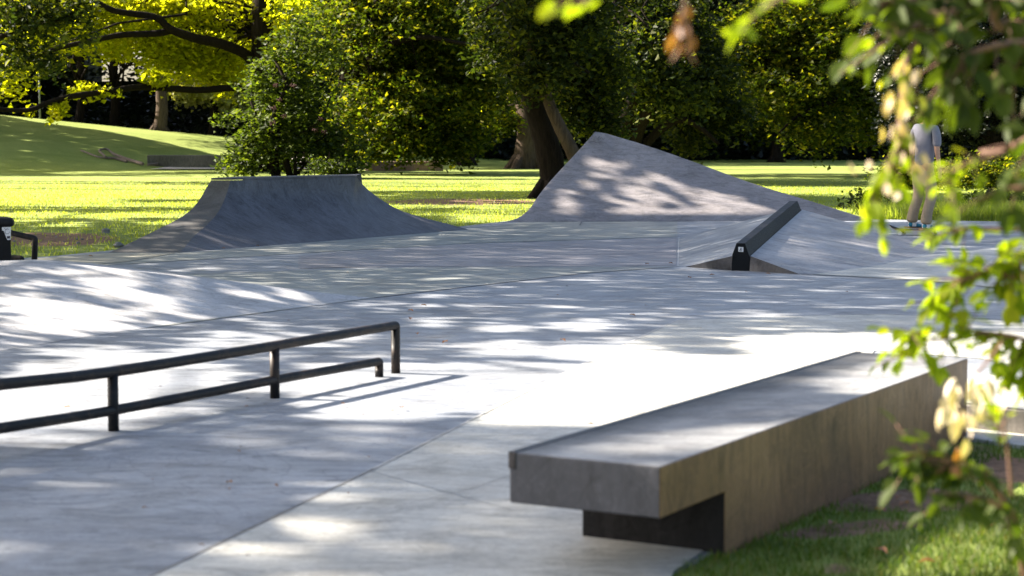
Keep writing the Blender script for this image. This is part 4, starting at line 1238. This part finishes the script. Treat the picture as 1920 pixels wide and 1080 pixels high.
for (x_, y_) in spots_:
    near_ = y_ > 700
    dry_leaf(G(x_, y_, .018), .05 if not near_ else .035, M['leaf_brown'], 'dry_leaf', 'small dry brown leaf lying on the grey concrete', 'dry leaves scattered on the concrete', random.random() * 6)
for _ in range(46):
    x_ = random.uniform(20, 1700); y_ = random.choice([random.uniform(505, 620), random.uniform(700, 1060)])
    if y_ > 700 and x_ > 920: x_ = random.uniform(300, 900)
    dry_leaf(G(x_, y_, .016), random.uniform(.012, .024), M['leaf_brown'] if random.random() < .5 else M['deadwood'], 'leaf_scrap', 'tiny scrap of dead leaf on the concrete', 'scraps of dead leaf on the concrete', random.random() * 6)
for (x_, y_) in [(1555, 985), (1690, 930), (1687, 948), (1640, 1030), (1600, 880), (1850, 990), (1720, 1055), (1750, 905), (1660, 960), (1870, 960)]:
    dry_leaf(G(x_, y_, .02), .05, M['leaf_brown'], 'dry_leaf', 'curled brown leaf lying on the grass beside the long ledge', 'brown leaves on the grass', random.random() * 6)

# ------------------------------------------------------------------ skateboarder
def skin_obj(name, chain, mat, parent, sub=2):
    """chain: list of (point, (rx, ry), parent index)"""
    me = bpy.data.meshes.new(name)
    me.from_pydata([c[0] for c in chain], [(i, c[2]) for i, c in enumerate(chain) if c[2] is not None], [])
    o = bpy.data.objects.new(name, me); COL.objects.link(o)
    sk = o.modifiers.new('skin', 'SKIN'); sk.use_smooth_shade = True
    for i, c in enumerate(chain):
        v = me.skin_vertices[0].data[i]; v.radius = c[1] if hasattr(c[1], '__len__') else (c[1], c[1])
        v.use_root = (i == 0)
    ss = o.modifiers.new('sub', 'SUBSURF'); ss.levels = sub; ss.render_levels = sub
    me.materials.append(mat)
    if parent is not None: o.parent = parent
    return o
board_c = G(1721, 441.5)
PX = 1.0
# figure in a local frame: +y is where the body faces; x to its right
K_ = 1.02
zf = .107
person = skin_obj('person', [
    ((0, 0, zf + .86), .09, None), ((0, .0, zf + 1.0), .1, 0), ((0, -.01, zf + 1.2), (.13, .1), 1), ((0, -.02, zf + 1.34), (.12, .085), 2), ((0, -.01, zf + 1.42), .06, 3), ((0, .01, zf + 1.48), .055, 4), ((0, .025, zf + 1.55), (.073, .085), 5), ((0, .02, zf + 1.62), (.076, .09), 6), ((0, .01, zf + 1.67), (.055, .065), 7),
    ((.15, -.02, zf + 1.345), .055, 3), ((.2, -.02, zf + 1.29), .05, 9), ((.235, -.02, zf + 1.07), .038, 10), ((.25, .03, zf + .85), .026, 11), ((.25, .045, zf + .80), (.02, .036), 12), ((.25, .06, zf + .745), (.018, .03), 13),
    ((-.15, -.02, zf + 1.345), .055, 3), ((-.2, -.02, zf + 1.29), .05, 15), ((-.235, -.02, zf + 1.07), .038, 16), ((-.25, .03, zf + .85), .026, 17), ((-.25, .045, zf + .80), (.02, .036), 18), ((-.25, .06, zf + .745), (.018, .03), 19),
    ((.09, 0, zf + .82), .08, 0), ((.125, .085, zf + .46), .05, 21), ((.14, 0, zf + .1), .035, 22),
    ((-.09, 0, zf + .82), .08, 0), ((-.12, .085, zf + .46), .05, 24), ((-.12, 0, zf + .1), .035, 25)], M['skin'], None)
tag(person, 'skateboarder in grey T-shirt and khaki trousers seen from behind, arms hanging down, on a board', 'person')
# fingers, ears, nose as part of a face/hand detail mesh joined to the body through children is avoided: they are small pieces of the same body
for sgn in (1, -1):
    for k in range(4):
        skin_obj('finger', [((sgn * .25, .035 + .016 * k, zf + .755), .0095, None), ((sgn * .252, .04 + .017 * k, zf + .715), .0085, 0), ((sgn * .246, .045 + .017 * k, zf + .68 + .006 * (k - 1.5) ** 2), .0075, 1)], M['skin'], person, 1)
    skin_obj('thumb', [((sgn * .245, .065, zf + .79), .011, None), ((sgn * .238, .095, zf + .755), .01, 0), ((sgn * .235, .1, zf + .72), .009, 1)], M['skin'], person, 1)
    e_ = skin_obj('ear', [((sgn * .078, .01, zf + 1.575), (.012, .018), None), ((sgn * .09, .0, zf + 1.6), (.008, .018), 0), ((sgn * .086, -.004, zf + 1.62), (.006, .01), 1)], M['skin'], person, 1)
skin_obj('nose', [((0, .1, zf + 1.6), .012, None), ((0, .122, zf + 1.565), .015, 0)], M['skin'], person, 1)
skin_obj('mouth', [((-.022, .098, zf + 1.525), .006, None), ((0, .104, zf + 1.525), .008, 0), ((.022, .098, zf + 1.525), .006, 1)], M['sole'], person, 1)
for sgn in (1, -1): skin_obj('eye', [((sgn * .032, .096, zf + 1.605), .008, None), ((sgn * .034, .1, zf + 1.605), .008, 0)], M['ink'], person, 1)
# hair: short, tousled, hugging the back and top of the head
hv = []
import bmesh
bm = bmesh.new(); bmesh.ops.create_icosphere(bm, subdivisions=4, radius=1)
dl = [v for v in bm.verts if (v.co.y > .35 and v.co.z < .42) or v.co.z < -.8 or (v.co.y > -.1 and v.co.z < -.3)]
bmesh.ops.delete(bm, geom=dl, context='VERTS')
for v in bm.verts:
    k_ = 1 + .07 * math.sin(v.co.x * 17 + v.co.y * 9) * math.sin(v.co.z * 15 + v.co.x * 5) + .05 * math.sin(v.co.y * 31 + v.co.z * 23)
    v.co = Vector((v.co.x * .093 * k_, v.co.y * .108 * k_ + .008, v.co.z * .118 * k_ + zf + 1.605))
me = bpy.data.meshes.new('hair'); bm.to_mesh(me); bm.free()
ho = bpy.data.objects.new('hair', me); COL.objects.link(ho); me.materials.append(M['hair']); ho.parent = person
me.polygons.foreach_set('use_smooth', [True] * len(me.polygons))
so = ho.modifiers.new('solid', 'SOLIDIFY'); so.thickness = .012
skin_obj('tshirt', [((0, 0, zf + .79), (.165, .125), None), ((0, 0, zf + 1.0), (.158, .112), 0), ((0, -.01, zf + 1.2), (.165, .118), 1), ((0, -.02, zf + 1.335), (.15, .1), 2), ((0, -.015, zf + 1.40), (.07, .065), 3),
    ((.155, -.02, zf + 1.345), .072, 3), ((.205, -.02, zf + 1.28), .062, 5), ((.232, -.02, zf + 1.1), .062, 6),
    ((-.155, -.02, zf + 1.345), .072, 3), ((-.205, -.02, zf + 1.28), .062, 8), ((-.232, -.02, zf + 1.1), .062, 9)], M['shirt'], person)
skin_obj('trousers', [((0, 0, zf + .9), (.14, .1), None), ((0, 0, zf + .8), (.14, .115), 0),
    ((.09, 0, zf + .74), (.1, .11), 1), ((.12, .08, zf + .46), (.075, .085), 2), ((.135, .0, zf + .22), (.068, .078), 3), ((.14, -.01, zf + .13), (.078, .085), 4), ((.14, -.01, zf + .05), (.082, .09), 5),
    ((-.09, 0, zf + .74), (.1, .11), 1), ((-.115, .08, zf + .46), (.075, .085), 7), ((-.12, .005, zf + .22), (.068, .078), 8), ((-.12, -.01, zf + .13), (.078, .085), 9), ((-.12, -.01, zf + .05), (.082, .09), 10)], M['pants'], person)
for sx2 in (.14, -.12):
    sh = skin_obj('shoe', [((sx2, -.06, zf + .03), (.04, .035), None), ((sx2, .0, zf + .035), (.042, .04), 0), ((sx2, .08, zf + .022), (.044, .03), 1), ((sx2, .17, zf + .015), (.038, .022), 2)], M['shoe'], person)
    b = MB(); b.prism([(sx2 - .045, -.1), (sx2 + .045, -.1), (sx2 + .05, .08), (sx2 + .035, .2), (sx2 - .035, .2), (sx2 - .05, .08)], zf - .02, zf - .0)
    so_ = b.build('sole', M['sole']); so_.parent = sh
    b = MB(); b.prism([(sx2 - .047, -.03), (sx2 + .047, -.03), (sx2 + .047, .03), (sx2 - .047, .03)], zf + .01, zf + .06)
    wt = b.build('side_stripe', M['white']); wt.parent = sh
FACE = -math.atan2(.82, .57)          # body faces away to the right
person.location = (board_c.x, board_c.y, 0); person.rotation_euler = (math.radians(-2), math.radians(3.5), FACE)
# board
brd = empty('skateboard', (board_c.x, board_c.y, 0)); tag(brd, 'worn wooden skateboard under the blue shoes, nose curled up', 'skateboard')
brd.rotation_euler = (0, 0, math.radians(-28))
def local(o, p): o.parent = p; o.matrix_parent_inverse = Matrix(); return o
nS = 17; top_ = []; bot_ = []
for i in range(nS):
    u_ = -.4 + .8 * i / (nS - 1); w_ = .1 * math.sqrt(max(.02, 1 - max(0, (abs(u_) - .28) / .12) ** 2)); zz = .07 + .055 * max(0, (abs(u_) - .27) / .13) ** 1.4
    top_ += [(u_, -w_, zz + .012), (u_, w_, zz + .012)]; bot_ += [(u_, -w_, zz), (u_, w_, zz)]
b = MB(); b.add(top_, [(2 * i, 2 * i + 2, 2 * i + 3, 2 * i + 1) for i in range(nS - 1)]); local(b.build('grip_tape', M['grip']), brd)
b = MB(); b.add([(a_, c_, z_ - .002) for a_, c_, z_ in top_] + bot_, [(2 * nS + 2 * i, 2 * nS + 2 * i + 1, 2 * nS + 2 * i + 3, 2 * nS + 2 * i + 2) for i in range(nS - 1)] + [(2 * i, 2 * i + 2, 2 * nS + 2 * i + 2, 2 * nS + 2 * i) for i in range(nS - 1)] + [(2 * i + 3, 2 * i + 1, 2 * nS + 2 * i + 1, 2 * nS + 2 * i + 3) for i in range(nS - 1)])
local(b.build('deck', M['deck']), brd)
for u_ in (-.22, .22):
    b = MB(); b.tube([(u_, -.09, .03), (u_, .09, .03)], .01, 8); b.tube([(u_, 0, .03), (u_, 0, .07)], .025, 8)
    tk = local(b.build('truck', M['steel_worn']), brd)
    for w_ in (-.09, .09):
        b = MB(); b.tube([(u_, w_ - .016, .030), (u_, w_ + .016, .030)], .027, 12); wl = local(b.build('wheel', M['white']), brd)

# ------------------------------------------------------------------ overhanging branches close to the camera
def leafshape(b, p, d, nrm, L, W):
    """pointed oval leaf, folded along the midrib and drooping"""
    d = d.normalized(); nrm = (nrm - d * nrm.dot(d)).normalized(); s = d.cross(nrm)
    prof = [(0, 0), (.2, .36), (.45, .5), (.7, .38), (1, 0)]
    L_, R_, Mi = [], [], []
    for (t, w) in prof:
        c = p + d * L * t - nrm * L * .16 * t * t
        Mi.append(c)
        if 0 < t < 1:
            L_.append(c + s * W * w + nrm * W * w * .35); R_.append(c - s * W * w + nrm * W * w * .35)
    vs = Mi + L_ + R_
    fs = [(0, 5, 1), (1, 5, 6, 2), (2, 6, 7, 3), (3, 7, 4), (0, 1, 8), (1, 2, 9, 8), (2, 3, 10, 9), (3, 4, 10)]
    b.add(vs, fs)

def rdir(): return Vector((random.gauss(0, 1), random.gauss(0, 1), random.gauss(0, 1))).normalized()

def spray(lb, tb, path, ntw, tl, ls, hang=.3, along=True, wid=.6, upb=.8, step=.032):
    """twigs and alternate leaves off a path"""
    P = smoothpath(path, 6)
    def deck_leaves(pts, off_=0):
        acc = 0; side = 1
        for i in range(len(pts) - 1):
            seg = pts[i + 1] - pts[i]; L = seg.length; d = seg.normalized()
            while acc < L:
                p = pts[i] + d * acc
                s = d.cross(Vector((0, 0, 1)));
                s = (s.normalized() if s.length > .1 else rdir()) * side
                dd = (d * .6 + s * .8 + rdir() * .35 + Vector((0, 0, -hang))).normalized()
                nn = (Vector((0, 0, 1)) * upb + rdir() * .8 + Vector((-.3, 0, 0)))
                leafshape(lb, p, dd, nn, ls * random.uniform(.7, 1.2), ls * wid * random.uniform(.85, 1.15))
                side = -side; acc += step * random.uniform(.7, 1.4)
            acc -= L
    for k in range(ntw):
        i = random.randrange(1, len(P) - 1); d = (P[i + 1] - P[i - 1]).normalized()
        e = (d * random.uniform(.2, .9) + rdir() * .8 + Vector((0, 0, -hang * .8))).normalized() * tl * random.uniform(.5, 1.2)
        m = P[i] + e * .5 + rdir() * tl * .08; q = P[i] + e + Vector((0, 0, -hang * tl * .2))
        pts = smoothpath([P[i], m, q], 3)
        tb.tube(pts, list(np.linspace(.0022, .001, len(pts))), 5)
        deck_leaves(pts)
        leafshape(lb, q, e, Vector((0, 0, 1)) + rdir() * .5, ls, ls * wid)
    if along: deck_leaves(P[len(P) // 3:])

fg = empty('hornbeam_tree', (2.35, 3.7, 0))
tag(fg, 'blurred near tree whose leafy hanging branches cover the right edge', 'tree')
b = MB(); tk = smoothpath([(2.3, 3.9, -.05), (2.25, 3.95, 1), (2.2, 3.9, 2.1), (2.1, 4.0, 3.4)], 4); b.tube(tk, list(np.linspace(.13, .06, len(tk))), 10, jitter=.1); b.build('trunk', M['bark'], fg, True)
def branch(root, path, r0, r1, specs, mat, name='branch', start=None, bm=None):
    pts = [Vector(A(x, y, Y)) for x, y, Y in path]
    if start is not None: pts = [Vector(start)] + pts
    tb = MB(); sm = smoothpath(pts, 5); tb.tube(sm, list(np.linspace(r0, r1, len(sm))), 7)
    lb = MB()
    for kw in specs:
        pth = kw.pop('path', None); pth = [A(x, y, Y) for x, y, Y in pth] if pth else pts[1 if start is not None else 0:]
        spray(lb, tb, pth, **kw)
    br_ = tb.build(name, M['twig'], root, True)
    lo = lb.build('leaves', mat, br_)
    return br_
# high canopy, in the leaf copy with shade in its colour
branch(fg, [(2000, 10, 3.9), (1850, -10, 3.8), (1720, 0, 3.7), (1640, 10, 3.6)], .014, .004, [dict(ntw=34, tl=.16, ls=.06, hang=.35, step=.045)], M['leaf_near_shaded'], start=(2.2, 3.9, 2.2))
branch(fg, [(2000, 90, 3.8), (1920, 80, 3.7), (1850, 90, 3.6), (1800, 110, 3.6)], .01, .004, [dict(ntw=20, tl=.14, ls=.06, hang=.5, step=.045)], M['leaf_near_shaded'], start=(2.2, 3.9, 1.8))
branch(fg, [(2010, 240, 3.4), (1960, 250, 3.3), (1925, 290, 3.3), (1905, 330, 3.3)], .008, .003, [dict(ntw=6, tl=.08, ls=.06, hang=.6, step=.05)], M['leaf_near_shaded'], start=(2.2, 3.9, 1.7))
# long twig with yellow leaves
branch(fg, [(1800, 20, 3.7), (1730, 40, 3.6), (1665, 78, 3.5), (1620, 108, 3.5), (1575, 138, 3.5)], .004, .0015, [dict(ntw=2, tl=.02, ls=0.025, hang=.1, path=[(1680, 70, 3.5), (1640, 98, 3.5), (1575, 138, 3.5)], step=.026), dict(ntw=6, tl=.08, ls=0.037, hang=.3, along=False, path=[(1780, 20, 3.6), (1700, 40, 3.6), (1620, 40, 3.6)])], M['leaf_near'])
# hanging curtain
branch(fg, [(1740, 60, 3.6), (1700, 110, 3.5), (1690, 200, 3.45), (1680, 290, 3.4), (1655, 350, 3.4), (1640, 395, 3.4)], .006, .002,
       [dict(ntw=15, tl=.06, ls=0.034, hang=.7, path=[(1700, 240, 3.4), (1670, 300, 3.4), (1640, 350, 3.4), (1632, 385, 3.4)], step=.035), dict(ntw=6, tl=.06, ls=0.030, hang=.5, step=.05, path=[(1700, 100, 3.5), (1690, 210, 3.5)])], M['leaf_near'])
branch(fg, [(1960, 262, 3.4), (1885, 285, 3.3), (1820, 304, 3.3), (1785, 322, 3.3), (1765, 335, 3.3)], .006, .0018, [dict(ntw=4, tl=.045, ls=0.026, hang=.3, path=[(1830, 300, 3.3), (1795, 315, 3.3), (1765, 334, 3.3)], step=.03), dict(ntw=5, tl=.05, ls=0.030, hang=.3, along=False, path=[(1860, 300, 3.3), (1810, 315, 3.3), (1780, 330, 3.3)])], M['leaf_near'], start=(2.2, 3.9, 1.5))
branch(fg, [(2010, 330, 3.4), (1940, 350, 3.3), (1880, 355, 3.3), (1840, 375, 3.3)], .006, .002, [dict(ntw=7, tl=.07, ls=0.041, hang=.3, step=.05)], M['leaf_near_shaded'], start=(2.2, 3.9, 1.45))
# middle boughs
branch(fg, [(2010, 420, 4.5), (1930, 430, 4.3), (1860, 430, 4.3), (1800, 430, 4.3), (1740, 450, 4.3)], .007, .002, [dict(ntw=7, tl=0.060, ls=0.044, hang=.3, path=[(1820, 428, 4.3), (1780, 432, 4.3), (1735, 452, 4.3)], step=.045), dict(ntw=13, tl=0.096, ls=0.052, hang=.4, path=[(1990, 430, 4.3), (1930, 470, 4.3), (1900, 500, 4.3)], step=.05)], M['leaf_near'], start=(2.2, 3.9, 1.3))
branch(fg, [(2010, 560, 4.5), (1930, 530, 4.3), (1860, 510, 4.3), (1800, 530, 4.3), (1770, 550, 4.3)], .008, .002, [dict(ntw=25, tl=0.084, ls=0.048, hang=.3, path=[(1950, 540, 4.3), (1880, 510, 4.3), (1810, 520, 4.3), (1780, 540, 4.3)], step=.04)], M['leaf_near'], start=(2.2, 3.9, 1.15))
branch(fg, [(1800, 535, 4.3), (1750, 560, 4.3), (1700, 572, 4.3)], .002, .001, [dict(ntw=1, tl=0.024, ls=0.052, hang=.2, step=.04)], M['leaf_near'])
branch(fg, [(2010, 690, 4.5), (1930, 640, 4.3), (1850, 625, 4.3), (1780, 635, 4.3), (1695, 640, 4.3)], .008, .0015, [dict(ntw=22, tl=0.072, ls=0.044, hang=.3, path=[(1930, 640, 4.3), (1850, 622, 4.3), (1740, 620, 4.3), (1695, 632, 4.3)], step=.03), dict(ntw=13, tl=0.096, ls=0.063, hang=.6, path=[(1970, 600, 4.3), (1925, 640, 4.3), (1905, 680, 4.3)], step=.045)], M['leaf_near'], start=(2.2, 3.9, 1.0))
branch(fg, [(1740, 645, 5.0), (1700, 658, 5.0), (1668, 676, 5.0), (1640, 688, 5.0)], .002, .001, [dict(ntw=1, tl=0.024, ls=0.039, hang=.9, step=.04, wid=.55)], M['leaf_near_shaded'])
# low shrub at the bottom right
low = empty('hornbeam_sapling', (1.02, 3.6, 0)); low.location = (1.15, 4.0, 0)
tag(low, 'small leafy sapling with a brown stem at the lower right corner by the bare earth', 'sapling')
b = MB(); stm = smoothpath([(1.13, 4.0, -.03), (1.08, 3.95, .18), (1.0, 3.8, .42), A(1895, 960, 3.7), A(1850, 900, 3.7)], 4); b.tube(stm, list(np.linspace(.011, .005, len(stm))), 8); b.build('stem', M['twig'], low, True)
branch(low, [(1897, 960, 3.7), (1850, 900, 3.65), (1790, 870, 3.6), (1745, 860, 3.6), (1700, 870, 3.6)], .006, .002, [dict(ntw=14, tl=.06, ls=.042, hang=.3, path=[(1860, 890, 3.6), (1810, 870, 3.6), (1760, 880, 3.6)]), dict(ntw=8, tl=.07, ls=.045, hang=.2, path=[(1790, 860, 3.6), (1740, 850, 3.6), (1700, 860, 3.6)])], M['leaf_near_shaded'])
branch(low, [(1895, 965, 3.7), (1860, 940, 3.65), (1810, 930, 3.6), (1770, 925, 3.6)], .005, .002, [dict(ntw=9, tl=.07, ls=.045, hang=.5)], M['leaf_near_shaded'])
branch(low, [(1897, 930, 3.7), (1890, 850, 3.7), (1880, 780, 3.7), (1890, 760, 3.7)], .004, .0015, [dict(ntw=5, tl=.05, ls=.045, hang=.0, step=.05, wid=.3, path=[(1895, 880, 3.7), (1870, 810, 3.7), (1885, 760, 3.7)])], M['leaf_near'])
# clusters of dry bracts / seed catkins; the meshes called leaves here are bracts
def dangling(root, cx, cy, Y, n, sx_, sy_, L, W, mat, name):
    lb = MB(); tb = MB()
    for _ in range(n):
        x = random.gauss(cx, sx_); y = random.gauss(cy, sy_)
        p = A(x, y, Y + random.gauss(0, .05)); d = Vector((random.gauss(0, .25), random.gauss(0, .25), -1))
        leafshape(lb, p, d, rdir(), L * random.uniform(.6, 1.2), W * random.uniform(.7, 1.2))
    return lb.build(name, mat, root)
dangling(fg, 1688, 160, 3.4, 16, 13, 45, .026, .016, M['bract'], 'leaves')
dangling(fg, 1685, 230, 3.4, 12, 16, 26, .026, .016, M['bract'], 'leaves')
dangling(fg, 1660, 330, 3.4, 12, 30, 25, .026, .016, M['bract'], 'leaves')
dangling(fg, 1722, 305, 3.4, 4, 8, 10, .026, .016, M['bract'], 'leaves')
dc = empty('dried_spray', A(1810, 760, 3.6)); tag(dc, 'cluster of curled dry cream leaves hanging above the sapling', 'dry leaves')
b = MB(); b.tube(smoothpath([A(1880, 640, 3.55), A(1850, 680, 3.6), A(1820, 712, 3.6)], 4), .003, 6); b.build('twig', M['twig'], dc)
for args in [(1805, 720, 14, 26, 16), (1780, 770, 9, 16, 12), (1820, 775, 6, 12, 14)]:
    dangling(dc, args[0], args[1], 3.6, args[2], args[3], args[4], .045, .024, M['leaf_cream'], 'leaves')
dangling(dc, 1800, 850, 3.6, 5, 12, 12, .035, .02, M['leaf_brown'], 'leaves')
# sprigs that hang in from above
def sprig(label, path, specs, mat, r0=.004, name='hanging_branch'):
    root = empty(name, A(*path[0])); tag(root, label, 'branch')
    branch(root, path, r0, .0015, specs, mat, name='stem'); return root
sprig('bright green blurred leaf sprig dipping in at the top edge, above the tall bank', [(1180, -180, 2.5), (1150, -60, 2.5), (1105, -5, 2.5), (1060, 5, 2.5), (1030, 5, 2.5)], [dict(ntw=2, tl=.03, ls=.036, hang=.1, path=[(1150, -15, 2.5), (1100, 5, 2.5), (1060, 8, 2.5), (1035, 5, 2.5)], step=.025)], M['leaf_near'])
sprig('brown withered leaf cluster hanging at the top edge between two green sprigs', [(1300, -200, 2.6), (1290, -60, 2.6), (1285, 0, 2.6), (1280, 50, 2.6)], [dict(ntw=3, tl=.03, ls=.026, hang=1.2, path=[(1288, -30, 2.6), (1285, 20, 2.6), (1282, 60, 2.6)], step=.012, wid=.45)], M['leaf_brown'])
sprig('larger yellow green blurred leaf sprig at the top edge, right of the brown leaves', [(1560, -160, 2.6), (1500, -60, 2.6), (1460, -5, 2.6), (1420, 25, 2.6), (1375, 60, 2.6)], [dict(ntw=2, tl=.03, ls=.038, hang=.1, path=[(1490, -10, 2.6), (1440, 15, 2.6), (1370, 60, 2.6)], step=.018)], M['leaf_near'])
